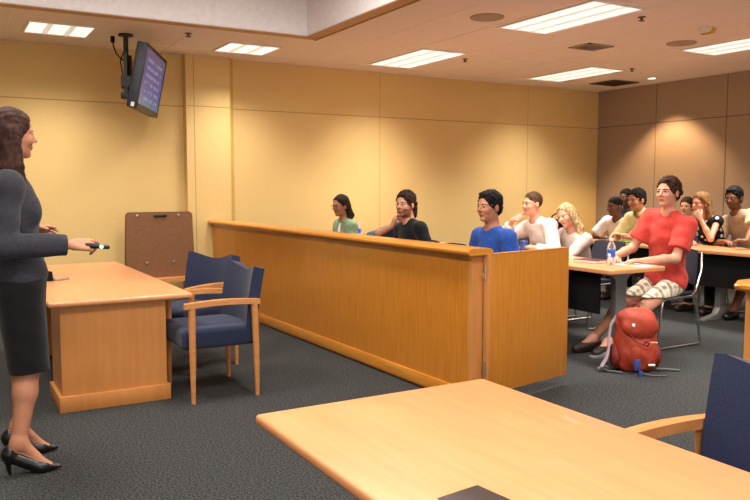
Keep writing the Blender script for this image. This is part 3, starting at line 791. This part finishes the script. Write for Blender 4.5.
    if bt['kind'] in ('trousers','shorts'):
        S = Sdf(); g = .012; S.ell(P+ax*.02,(.115*q+g,.165*q+g,.115*q+g),Rt,.04)
        S.ell(P+ax*.09,(.10*q+.006,.14*q+.004,.08*q),Rt,.03)
        for i in (0,1):
            if bt['kind'] == 'shorts':
                e = hp[i]+(kn[i]-hp[i])*.86; S.cone(hp[i], e, .088*q, .078*q, .03, cap=0.0)
            else:
                S.cone(hp[i],kn[i],.086*q,.066*q,.03); S.cone(kn[i],kn[i]+(an[i]-kn[i])*.97,.064*q,.050*q,.02,cap=0.0)
        if J.get('seated'): S.plane((0,0,J['seat']-.002),(0,0,-1)) if bt['kind']=='shorts' else None
        Vt, Fc = S.mesh(h, cloth_noise(.002, 3+Hc[1])); np_obj(bt['kind'], Vt, Fc, [bt['m']], base, o)
    if bt['kind'] == 'skirt':
        S = Sdf(); S.ell(P+ax*.0,(.122*q,.168*q,.11*q),Rt,.04); S.ell(P+ax*.10,(.095*q,.13*q,.09*q),Rt,.04)
        mid = (hp[0]+hp[1])/2; zk = bt['z']
        for i in (0,1):
            e = hp[i]*.92+mid*.08; e = V(e[0],e[1],zk); kk = (kn[i]-hp[i]); e = hp[i]+kk*(hp[i][2]-zk)/max(hp[i][2]-kn[i][2],.01); S.cone(hp[i]+V(0,0,-.05), e, .108*q, .094*q, .06, cap=.0)
        S.cone(mid-V(0,0,.04), V(*( (kn[0]+kn[1])/2 )), .11*q, .085*q, .06, cap=.0)
        S.plane((0,0,zk),(0,0,-1))
        Vt, Fc = S.mesh(h, cloth_noise(.0012, 1)); np_obj('skirt', Vt, Fc, [bt['m']], base, o)
    for i in (0,1):
        sh_ = look['shoes']; hl, to = J['heel'][i], J['toe'][i]; S = Sdf(); d = nrm(V(to[0]-hl[0],to[1]-hl[1],0)); m = sh_['m']
        if sh_['kind'] == 'pump':
            S.cone(hl+V(0,0,-.002),to-d*.03+V(0,0,-.004),.034,.033,.02); S.cone(to-d*.03,to+d*.045+V(0,0,-.006),.030,.010,.02)
            S.cone(hl-d*.006+V(0,0,.012),hl+V(0,0,.02),.034,.032,.02)
            S.cone(an[i]+V(0,0,.03)+d*.01,hl*.50+to*.50+V(0,0,.062),.030,.032,.01,'-'); S.cone(an[i]+V(0,0,.06),an[i]-V(0,0,.012),.034,.029,.01,'-')
            S.plane((0,0,.004),(0,0,-1))
            S.cone(hl-d*.018,V(hl[0]-d[0]*.004,hl[1]-d[1]*.004,.0),.018,.006,.014,cap=-.001)
        else:
            S.cone(hl+V(0,0,.004),to+V(0,0,.0),.043*q,.040*q,.02); S.cone(an[i]*.5+hl*.5,hl*.4+to*.6+V(0,0,.012),.042*q,.038*q,.02)
            S.plane((0,0,.0),(0,0,-1)); 
            if sh_['kind'] == 'loafer': S.plane(V(hl[0],hl[1],.085), V(0,0,1)-d*0)
        Vt, Fc = S.mesh(min(h,.005)); np_obj('shoe', Vt, Fc, [m], base, o)
    return o
def seated(label, hip, head, yaw, skin, look, hyaw=None, hpitch=.0, hroll=0., wr=None, hands=None, q=1., h=.0065, seat=.45, knees=None, feet=None, lean=0., twist=0., poles=None, group=None):
    """hip (x,y) world; head = centre of the head in world space; everything else in the body frame (forward, left, up)"""
    yaw = R(yaw); F_ = V(math.cos(yaw),math.sin(yaw),0); L0 = V(-math.sin(yaw),math.cos(yaw),0)
    ty = yaw+R(twist); Lt = V(-math.sin(ty),math.cos(ty),0)
    W = lambda p: V(hip[0],hip[1],0)+F_*p[0]+L0*p[1]+V(0,0,p[2])
    base = V(hip[0],hip[1],0); P = V(hip[0],hip[1],seat+.105*q); Hc = V(*head)
    Rh = rotm(R(hyaw) if hyaw is not None else yaw, R(hpitch), R(hroll))
    N = Hc-Rh[:,2]*.135*q-Rh[:,0]*.03*q; sp = nrm(N-P); C = N-sp*.098*q
    Lr = nrm(Lt-sp*(Lt@sp))
    sw = (.145 if look.get('fem') else .168)*q
    sh = [C+Lr*sw-sp*.01, C-Lr*sw-sp*.01]           # left, right
    wr = wr or [(.36,.16,.78),(.36,-.16,.78)]
    wr = [W(p) for p in wr]; poles = poles or [(-.3,.6,-1),(-.3,-.6,-1)]
    el = []
    for i in (0,1):
        e, w2 = ik(sh[i], wr[i], .285*q, .25*q, F_*poles[i][0]+L0*poles[i][1]+V(0,0,poles[i][2])); el.append(e); wr[i] = w2
    hp = [P+L0*.085*q-V(0,0,.02), P-L0*.085*q-V(0,0,.02)]
    feet = feet or [(.40,.13),(.40,-.13)]
    an = [W((f[0],f[1],.085)) for f in feet]; kn = []
    for i in (0,1):
        pk = knees[i] if knees else (.6,(.12 if i == 0 else -.12),1)
        k_, a_ = ik(hp[i], an[i], .42*q, .41*q, F_*pk[0]+L0*pk[1]+V(0,0,pk[2])); kn.append(k_); an[i] = a_
    heel, toe = [], []
    for i in (0,1):
        fd = F_+L0*(.18 if i == 0 else -.18); fd = nrm(fd)
        heel.append(V(an[i][0],an[i][1],max(an[i][2]-.05,.035))-fd*.035); toe.append(V(an[i][0],an[i][1],.035)+fd*.15*q)
    hands = hands or [dict(),dict()]
    HD = []
    for i in (0,1):
        hd = dict(hands[i]); d = hd.pop('d',(1,-.35 if i == 0 else .35,-.05)); n = hd.pop('n',(0,0,-1)); kw = dict(curl=.5); kw.update(hd)
        dW = F_*d[0]+L0*d[1]+V(0,0,d[2]); nW = F_*n[0]+L0*n[1]+V(0,0,n[2])
        # thumb side: for palm down, hand pointing forward, thumb of the left hand is to the right
        r = np.cross(nrm(dW),nW); side = None
        side = 1 if i == 1 else -1
        HD.append((dW,nW,side,kw))
    J = dict(q=q,h=h,base=base,head=Hc,Rh=Rh,F=F_,L=Lr,pelvis=P,chest=C,sh=sh,el=el,wr=wr,hp=hp,kn=kn,an=an,heel=heel,toe=toe,hands=HD,seated=True,seat=seat)
    return figure('person', label, 'person', J, skin, look, group)
def HM(c): return mat('hair', c, .8, spec=.2, c2=tuple(int(v*.6) for v in c), scale=60, stretch=(1,1,.3))
# skin and clothes
PALE, WARM, TAN_, BROWN, DEEP = (208,150,122), (192,134,104), (172,116,84), (134,88,62), (98,62,46)
BLK = fabric('black_cloth',(24,24,26)); DNM = fabric('dark_denim',(44,50,66)); KHK = fabric('khaki',(150,130,100))
SH_D = mat('dark_shoe',(40,28,22),.5); SH_B = mat('black_leather',(14,13,14),.35)
trou = lambda m: dict(kind='trousers', m=m)
loaf = dict(kind='loafer', m=SH_D)
# presenter
def presenter():
    base = V(.31,4.02,0); F_ = V(1,0,0); L_ = V(0,1,0)
    Hc = V(.322,3.985,1.622); Rh = rotm(R(14), R(2), 0)
    P = V(.325,4.02,.935); C = V(.305,4.0,1.395)
    sh = [V(.285,4.150,1.375), V(.285,3.855,1.375)]
    J = dict(q=.97,h=.0048,base=base,head=Hc,Rh=Rh,F=F_,L=L_,pelvis=P,chest=C,sh=sh,
        el=[V(.25,4.215,1.115),V(.255,3.79,1.105)], wr=[V(.385,4.19,1.145),V(.54,3.80,1.098)],
        hp=[V(.325,4.11,.92),V(.325,3.94,.92)], kn=[V(.365,4.13,.50),V(.350,3.93,.50)],
        an=[V(.310,4.17,.155),V(.290,3.90,.155)], heel=[V(.270,4.17,.098),V(.251,3.90,.098)], toe=[V(.440,4.16,.024),V(.418,3.87,.024)],
        hands=[(V(1,.05,.12),V(0,-.6,-.8),-1,dict(curl=.35,fan=.3)),(V(1,.0,-.02),V(0,.75,-.65),1,dict(curls=(.5,.95,1.1,1.2),thumb=(.35,.1)))])
    J['L'] = L_
    look = dict(fem=True, hair='long', hairm=HM((74,48,40)), brow=(50,32,24),
        locks=[((-.03,-.070,.0),(-.05,-.080,-.17),.040,.040),((-.05,-.08,-.17),(-.03,-.085,-.26),.040,.022),((-.012,-.074,.0),(-.005,-.088,-.16),.022,.026),((-.005,-.088,-.16),(.050,-.075,-.36),.026,.010),
               ((-.03,.070,.0),(-.05,.080,-.17),.040,.040),((-.05,.08,-.17),(-.03,.085,-.26),.040,.02),((.015,.074,.0),(.03,.085,-.2),.022,.020),((-.08,0,.02),(-.095,0,-.18),.075,.06),((-.095,0,-.18),(-.08,0,-.25),.06,.04)],
        top=[dict(name='jacket', m=fabric('charcoal_jacket',(58,58,66),(50,50,58),60), g=.021, sleeve=1.93, cuff=.008, neck=.052, hem=.07, noise=.002, v=.22),
             dict(name='blouse', m=BLK, g=.004, sleeve=0, neck=.056, hem=.0, noise=.001)],
        bottom=dict(kind='skirt', m=BLK, z=.485), shoes=dict(kind='pump', m=SH_B))
    return figure('person','standing woman in charcoal jacket, black skirt and heels, holding out a remote','person',J,WARM,look)
presenter()
t = thing('remote_control', (.658,3.80,1.088), 'small black remote with a green light in the presenter\'s right hand', 'remote')
t.rotation_euler = (0,R(8),0)
MB().box((-.06,-.018,-.011),(.055,.018,.011),.008,3).build('body', M['blackplastic'], t)
MB().lathe([(.010,0),(.010,.003),(.0,.004)], loc=(.015,-.0175,.0), n=12, rot=rx(R(90))).build('button', emit('green_led',(.05,.8,.25),1.2), t)

blue_sh = fabric('royal_blue_cotton',(44,84,168),(36,72,150)); red_sh = fabric('coral_red_cotton',(206,74,64),(190,62,54))
seated('man in a blue crew neck shirt seated behind the end of the bar', (3.92,4.75), (3.80,4.75,1.218), 180, WARM,
    dict(hair='thick', hairm=HM((26,20,18)), brow=(24,18,14), top=[dict(name='shirt', m=blue_sh, g=.014, sleeve=.6, loose=.014, v=.05)], bottom=trou(DNM), shoes=loaf),
    hyaw=186, q=1.04, h=.0058, wr=[(.28,.14,.68),(.28,-.14,.68)])
seated('man in a black shirt with wavy brown hair seated behind the middle of the bar', (3.92,5.90), (3.76,5.93,1.216), 180, PALE,
    dict(hair='wavy', hairm=HM((58,38,28)), brow=(50,32,24), beard=True, top=[dict(name='shirt', m=BLK, g=.014, sleeve=1.8, v=.03)], bottom=trou(DNM), shoes=loaf),
    hyaw=202, hpitch=3, q=1.0, h=.0062, wr=[(.28,.14,.68),(.28,-.14,.68)])
seated('person in slate grey, head on hand, mostly hidden behind the man in black', (4.00,6.42), (3.96,6.23,1.125), 180, WARM,
    dict(hair='short', hairm=HM((60,42,30)), top=[dict(name='shirt', m=fabric('slate_cloth',(92,98,112)), g=.012, sleeve=1.3, loose=.012)], bottom=trou(DNM), shoes=loaf),
    hyaw=185, h=.007, wr=[(.30,.14,.68),(.15,.10,.98)], poles=[(-.3,.6,-1),(.3,-1,-.5)], hands=[dict(),dict(d=(-.35,.1,.9),n=(-.9,.1,-.3),curl=.9)])
seated('woman in green cardigan and glasses seated farthest along the bar', (3.88,7.25), (3.76,7.232,1.175), 180, TAN_,
    dict(fem=True, hair='tied', hairm=HM((44,30,24)), brow=(40,26,20), glasses=True,
         locks=[((-.06,.03,-.02),(-.08,.06,-.12),.045,.04),((-.08,.06,-.12),(.02,.09,-.24),.038,.028),((.02,.09,-.24),(.07,.05,-.34),.028,.018)],
         top=[dict(name='cardigan', m=fabric('sage_green_knit',(136,160,130),(120,146,116)), g=.020, sleeve=1.85, neck=.066, open=.05, hem=.02),dict(name='top', m=fabric('white_knit',(235,225,220)), g=.006, sleeve=0, neck=.066, hem=.0)],
         bottom=trou(BLK), shoes=loaf), hyaw=190, hpitch=8, q=.95, h=.0065, wr=[(.28,.13,.66),(.28,-.13,.66)])
seated('man in a white long sleeve shirt resting his chin on his hand', (5.42,5.66), (5.12,5.725,1.205), 180, PALE,
    dict(hair='crop', hairm=HM((86,60,40)), brow=(80,56,38), beard=False, top=[dict(name='shirt', m=fabric('white_cotton',(218,214,208)), g=.020, sleeve=1.75, loose=.016, noise=.004)], bottom=trou(BLK), shoes=loaf),
    hyaw=176, h=.0062, wr=[(.46,.10,.79),(.43,-.20,1.04)], poles=[(-.3,.6,-1),(.2,-.8,-1)], hands=[dict(d=(.3,-1,0)),dict(d=(.15,1,.35),n=(-.6,.2,-.4),curl=1.3)])
seated('blonde woman in a pale floral knit sweater leaning her head to one side', (5.52,5.47), (5.30,5.43,1.095), 180, PALE,
    dict(fem=True, hair='long', hairm=HM((196,164,118)), brow=(150,116,80),
         locks=[((-.03,.06,.0),(-.03,.085,-.16),.035,.04),((-.03,.085,-.16),(.0,.10,-.24),.038,.018),((-.03,-.06,.0),(-.05,-.08,-.13),.034,.03),((-.07,0,0),(-.08,.02,-.18),.07,.05),((.02,.068,.03),(.0,.085,-.10),.022,.02)],
         top=[dict(name='sweater', m=spots('floral_knit',(206,186,172),(186,142,136),38,.16), g=.018, sleeve=1.85, loose=.012, neck=.068, v=.06)], bottom=trou(BLK), shoes=loaf),
    hyaw=188, hpitch=10, hroll=16, q=.97, h=.0058, wr=[(.42,-.03,.785),(.46,.0,.78)], hands=[dict(d=(.25,-1,0)),dict(d=(.2,1,0))], poles=[(-.1,.8,-.6),(-.1,-.8,-.6)])
seated('man in a coral red t-shirt and plaid shorts beside the backpack', (5.46,4.38), (5.33,4.28,1.33), 180, PALE,
    dict(hair='wavy', hairm=HM((70,44,30)), brow=(64,42,30), beard=False, top=[dict(name='t_shirt', m=red_sh, g=.022, sleeve=.72, loose=.024, hem=.10, noise=.0035, v=.0)], bottom=dict(kind='shorts', m=plaid('plaid_cotton')), shoes=dict(kind='loafer', m=SH_D)),
    hyaw=187, hpitch=-2, q=1.06, h=.0052, wr=[(.47,.17,.772),(.47,-.17,.772)], hands=[dict(d=(.8,-.6,0),curl=.4),dict(d=(.7,.7,0),curl=.4)],
    feet=[(.78,.06),(.80,-.10)], knees=[(.4,.5,1),(.4,-.2,1)], poles=[(-.5,.5,-1),(-.5,-.5,-1)])
seated('man in a white t-shirt seated in front of the corner, forearms on the back table', (7.52,6.66), (7.22,6.58,1.135), 180, DEEP,
    dict(hair='crop', hairm=HM((22,18,16)), brow=(20,16,14), top=[dict(name='t_shirt', m=fabric('white_tee',(220,218,216)), g=.018, sleeve=.75, loose=.02)], bottom=trou(DNM), shoes=loaf),
    hyaw=182, hpitch=6, h=.0072, wr=[(.50,-.02,.775),(.52,.0,.78)], hands=[dict(d=(.2,-1,0)),dict(d=(.2,1,0))], poles=[(-.1,.9,-.6),(-.1,-.9,-.6)])
seated('man in a dark shirt whose head shows between the white t-shirt and yellow shirt men', (8.58,7.54), (8.45,7.50,1.225), 180, DEEP,
    dict(hair='short', hairm=HM((20,16,15)), brow=(20,16,14), top=[dict(name='shirt', m=DNM, g=.014, sleeve=.7)], bottom=trou(BLK), shoes=loaf), hyaw=190, h=.008, wr=[(.28,.13,.66),(.28,-.13,.66)])
seated('man in a pale yellow collared shirt leaning forward over the back table', (7.42,6.02), (6.98,6.035,1.228), 180, WARM,
    dict(hair='short', hairm=HM((32,24,20)), brow=(30,22,18), collar=True, top=[dict(name='shirt', m=fabric('pale_yellow_cotton',(236,216,158),(228,206,146)), g=.022, sleeve=1.6, loose=.018, neck=.066, v=.10)], bottom=trou(BLK), shoes=loaf),
    hyaw=178, hpitch=6, q=1.06, h=.0066, wr=[(.66,.02,.81),(.66,-.05,.81)], hands=[dict(d=(.4,-.9,.3),curl=.9),dict(d=(.4,.9,.3),curl=.9)], poles=[(-.1,.9,-.8),(-.1,-.9,-.8)])
seated('person in white half hidden between red shirt man and patterned top woman', (8.58,6.60), (8.48,6.51,1.12), 180, PALE,
    dict(hair='short', hairm=HM((60,42,32)), brow=(60,42,32), top=[dict(name='shirt', m=fabric('white_shirt',(232,226,220)), g=.014, sleeve=.7)], bottom=trou(DNM), shoes=loaf), hyaw=196, h=.008, wr=[(.28,.13,.66),(.28,-.13,.66)])
seated('woman with long light brown hair in a black and white patterned top, chin on hand', (7.58,5.32), (7.32,5.44,1.196), 180, PALE,
    dict(fem=True, hair='long', hairm=HM((150,108,62)), brow=(110,80,50),
         locks=[((-.03,.06,.0),(-.05,.085,-.16),.036,.045),((-.05,.085,-.16),(-.02,.10,-.28),.042,.022),((-.03,-.06,.0),(-.05,-.08,-.2),.034,.03),((-.07,0,0),(-.08,.02,-.2),.07,.05)],
         top=[dict(name='top', m=spots('black_white_print',(24,24,28),(226,220,210),16,.30), g=.014, sleeve=.12, loose=.004, neck=.066, v=.04)], bottom=trou(BLK), shoes=loaf),
    hyaw=172, hpitch=4, q=.98, h=.0066, wr=[(.42,.0,1.03),(.46,-.12,.78)], hands=[dict(d=(.0,-.6,.8),n=(-.9,-.2,-.1),curl=1.2),dict(d=(.3,.9,0))], poles=[(.2,.5,-1),(-.2,-.9,-.8)])
seated('bearded man in glasses and a sand coloured t-shirt at the right edge', (7.78,5.00), (7.50,5.165,1.255), 180, BROWN,
    dict(hair='thick', hairm=HM((22,18,18)), brow=(22,18,16), beard=True, glasses=True, top=[dict(name='t_shirt', m=fabric('sand_cotton',(190,166,132),(178,154,122)), g=.018, sleeve=.75, loose=.018)], bottom=dict(kind='shorts', m=BLK), shoes=dict(kind='loafer', m=SH_B)),
    hyaw=190, hpitch=6, q=1.02, h=.0066, wr=[(.70,.28,.79),(.5,-.1,.79)], hands=[dict(d=(.5,-.8,.1),curl=1.1),dict(d=(.4,.9,0))], feet=[(.62,.12),(.5,-.12)], poles=[(-.2,.9,-.8),(-.2,-.9,-.8)])
# chairs under them
for x,y,lb in ((4.02,4.75,'dark stacking chair under the man in the blue shirt'),(4.02,5.86,'dark stacking chair under the man in the black shirt'),
    (4.08,6.42,'dark stacking chair under the person in slate grey'),(3.98,7.25,'dark stacking chair under the woman in the green cardigan'),
    (5.60,5.40,'dark stacking chair under the blonde woman'),(5.52,6.02,'dark stacking chair under the man in white long sleeves'),
    (5.45,6.62,'empty dark stacking chair between the black and blue shirted men'),
    (7.60,6.74,'dark stacking chair under the man in the white t-shirt'),(7.55,6.02,'dark stacking chair under the man in the yellow shirt'),
    (7.72,5.30,'dark stacking chair under the woman in the patterned top'),(7.90,4.72,'dark stacking chair under the bearded man'),
    (8.66,7.54,'dark stacking chair in the last row behind the white t-shirt man'),(8.66,6.60,'dark stacking chair in the last row behind the man in red')):
    put_chair(x,y,lb)

# ------------------------------------------------------------ props on the student tables
def bottle(x, y, z, label, s=1.):
    t = thing('water_bottle', (x,y,z), label, 'bottle', 'water bottles')
    MB().lathe([(0,.001),(.028*s,.001),(.032*s,.008),(.031*s,.05*s),(.0325*s,.055*s),(.031*s,.13*s),(.032*s,.14*s),(.024*s,.165*s),(.012*s,.185*s),(.012*s,.20*s)], n=20).build('body', M['clear'], t)
    MB().lathe([(.0335*s,.065*s),(.0335*s,.125*s)], n=20).build('label_band', M['bluelabel'], t)
    MB().lathe([(.0145*s,.190*s),(.0145*s,.210*s),(.0,.211*s)], n=16).build('cap', M['whiteplastic'], t)
bottle(4.76,4.36,.735,'clear water bottle with a blue label on the near end of the student table',1.05)
bottle(4.52,8.2,.735,'small water bottle behind the bar beside the woman in green',1.0)
t = thing('notebook', (4.78,4.60,.735), 'closed dark red notebook lying left of the water bottle', 'notebook', rz=R(8))
MB().box((-.09,-.12,.001),(.09,.12,.004),.001).box((-.09,-.12,.022),(.09,.12,.025),.001).build('cover', mat('maroon',(84,30,36),.5), t)
MB().box((-.085,-.118,.004),(.088,.118,.022)).build('pages', M['paper'], t)
def paper(x,y,r,lb,sx=.21,sy=.28,n=1):
    o = MB()
    for k in range(n): o.box((-sx/2,-sy/2,.0008+.002*k),(sx/2,sy/2,.0022+.002*k), rot=rz(.06*k))
    o = o.build('paper_sheet', M['paper'], None); o.location = (x,y,.735); o.rotation_euler.z = R(r); tag(o, lb, 'paper', 'papers on the student tables'); return o
paper(4.93,4.26,15,'white paper sheet under the forearm of the man in red')
paper(4.98,5.30,5,'stack of white papers in front of the blonde woman',n=4)
paper(4.72,5.35,-12,'loose white sheet in front of the blonde woman, nearer the gate')
paper(4.70,7.5,10,'white papers on the student table behind the man in black',n=3)
paper(4.85,7.9,-8,'pale green sheet pad by the far wall end of the student table').data.materials[0] = mat('mint_paper',(176,196,164),.8)
t = thing('cup', (4.93,5.62,.735), 'dark blue cup in front of the man in white', 'cup')
MB().lathe([(.0,.001),(.030,.001),(.036,.10),(.040,.11),(.038,.115),(.034,.11),(.028,.01),(.0,.008)], n=24).build('body', M['bluep'], t)
MB().lathe([(.0345,.03),(.0385,.085)], n=24).build('sleeve', mat('cup_print',(60,96,170),.5,c2=(36,60,130),scale=40), t)
t = thing('food_container', (4.86,5.78,.735), 'black tray with orange food beside the blue cup', 'container')
MB().lathe([(.0,.001),(.07,.001),(.085,.03),(.09,.034),(.085,.036),(.07,.01),(0,.008)], n=28).build('tray', M['blackplastic'], t)
MB().lathe([(.0,.012),(.078,.018),(.075,.034),(.05,.045),(0,.05)], n=20).build('food', M['orange'], t)
t = thing('folder', (6.92,6.05,.735), 'bright green folder under the hands of the man in yellow', 'folder')
MB().box((-.12,-.16,.0008),(.12,.16,.004),.001).box((-.118,-.158,.007),(.12,.16,.010),.001).build('cover', M['green'], t)
MB().box((-.11,-.15,.004),(.115,.155,.007)).build('pages', M['paper'], t)
# black bag behind the blonde woman
t = thing('shoulder_bag', (6.95,7.28,.735), 'black bag on the back table by the wall corner', 'bag')
S = Sdf(); S.ell((0,0,.10),(.10,.17,.10),None,.02); S.ell((0,-.03,.17),(.07,.12,.05),None,.03); S.plane((0,0,.001),(0,0,-1))
Vt, F = S.mesh(.008, cloth_noise(.006)); np_obj('body', Vt, F, [M['black']], (0,0,0), t)
MB().tube([(0,-.12,.16),(0,-.10,.26),(0,0,.31),(0,.10,.26),(0,.12,.16)], .010).build('handle', M['blackplastic'], t)

# ------------------------------------------------------------ backpack
def backpack():
    t = thing('backpack', (4.50,3.86,0), 'red orange hiking backpack standing on the carpet by the student table leg', 'backpack', rz=R(-28))
    # local: +x right in the picture, -y towards the camera
    S = Sdf()
    S.cone((-.0,.0,.10),(-.01,.01,.36),.125,.105,.05); S.cone((.055,.0,.10),(.05,.01,.33),.11,.09,.05); S.cone((-.055,.0,.10),(-.06,.01,.34),.11,.09,.05)
    S.ell((0,-.05,.16),(.12,.09,.13),None,.04); S.plane((0,0,.004),(0,0,-1))
    Vt, F = S.mesh(.0055, cloth_noise(.004,2)); np_obj('body', Vt, F, [M['redfab']], (0,0,0), t)
    S = Sdf(); S.cone((-.06,.0,.385),(.05,.0,.385),.085,.085,.05); S.ell((0,-.08,.34),(.13,.07,.10),None,.06); S.plane((0,0,.27),(0,.15,-1))
    S.cone((.02,-.2,.235),(.04,.0,.24),.03,.03,.02,'-')
    Vt, F = S.mesh(.0055, cloth_noise(.004,5)); np_obj('lid', Vt, F, [M['redfab']], (0,0,0), t)
    S = Sdf(); S.ell((0,-.115,.13),(.09,.035,.11),None,.02); S.plane((0,0,.03),(0,0,-1))
    Vt, F = S.mesh(.0055, cloth_noise(.003,7)); np_obj('front_pocket', Vt, F, [M['redfab']], (0,0,0), t)
    for x in (-.165,.15):
        S = Sdf(); S.ell((x,-.01,.11),(.03,.07,.09),None,.02); S.plane((0,0,.01),(0,0,-1)); Vt, F = S.mesh(.006, cloth_noise(.003,x*9)); np_obj('side_pocket', Vt, F, [M['darkred']], (0,0,0), t)
    def strap(pts, wd, th, m, nm):
        b = MB(); P_ = [Vector(p) for p in pts]
        def f(u,v):
            k = u*(len(P_)-1); i = min(int(k),len(P_)-2); fr = k-i; p = P_[i].lerp(P_[i+1],fr); tn = (P_[i+1]-P_[i]).normalized()
            sd = Vector((.25,1,0)).normalized(); n = tn.cross(sd).normalized(); return p+sd*wd*(v-.5), n
        b.grid(f, (len(P_)-1)*3, 2, th); return b.build(nm, m, t, ang=70)
    arc = [(-.13,.06,.40),(-.175,.05,.34),(-.195,.03,.25),(-.205,.0,.16),(-.235,-.03,.09),(-.275,-.05,.04)]
    strap(arc,.062,.014,M['lilac'],'shoulder_strap')
    strap([(-.275,-.05,.035),(-.23,-.07,.012),(-.14,-.12,.01)],.03,.006,M['greyweb'],'webbing')
    strap([(-.30,-.05,.02),(-.26,-.05,.045),(-.22,-.04,.03)],.04,.012,M['greyweb'],'webbing')
    strap([(.14,-.06,.02),(.22,-.04,.012),(.31,-.07,.01)],.028,.008,M['greyweb'],'hip_belt')
    strap([(-.04,-.17,.02),(.05,-.22,.008),(.15,-.21,.008)],.018,.004,M['greyweb'],'webbing')
    for p,q_ in (((-.05,-.165,.075),(.022,.010,.04)),((-.035,-.20,.018),(.014,.012,.02))):
        MB().box([p[i]-q_[i] for i in range(3)],[p[i]+q_[i] for i in range(3)],.004).build('buckle', M['blueweb'], t)
    MB().box((.035,-.168,.065),(.085,-.150,.078),.003).build('patch', M['paper'], t)
    MB().box((-.085,-.150,.352),(-.065,-.135,.375),.003).build('tag', M['paper'], t)
    b = MB(); b.tube([(-.005,-.172,.225),(.02,-.176,.215),(.03,-.174,.235),(.01,-.17,.25)],.006,closed=True); b.build('buckle', M['blackplastic'], t)
    b = MB(); b.box((.045,-.166,.235),(.10,-.155,.243),.002); b.build('embroidery', mat('pale_stitch',(226,176,150),.8), t)
    b = MB(); b.tube([(-.03,.03,.465),(-.03,.05,.495),(.03,.05,.495),(.03,.03,.465)],.007); b.build('haul_loop', M['darkred'], t)
    b = MB(); b.tube([(-.12,-.08,.36),(-.09,-.12,.29),(-.05,-.155,.24),(-.0,-.17,.225)],.004); b.build('lid_cord', M['darkred'], t)
backpack()
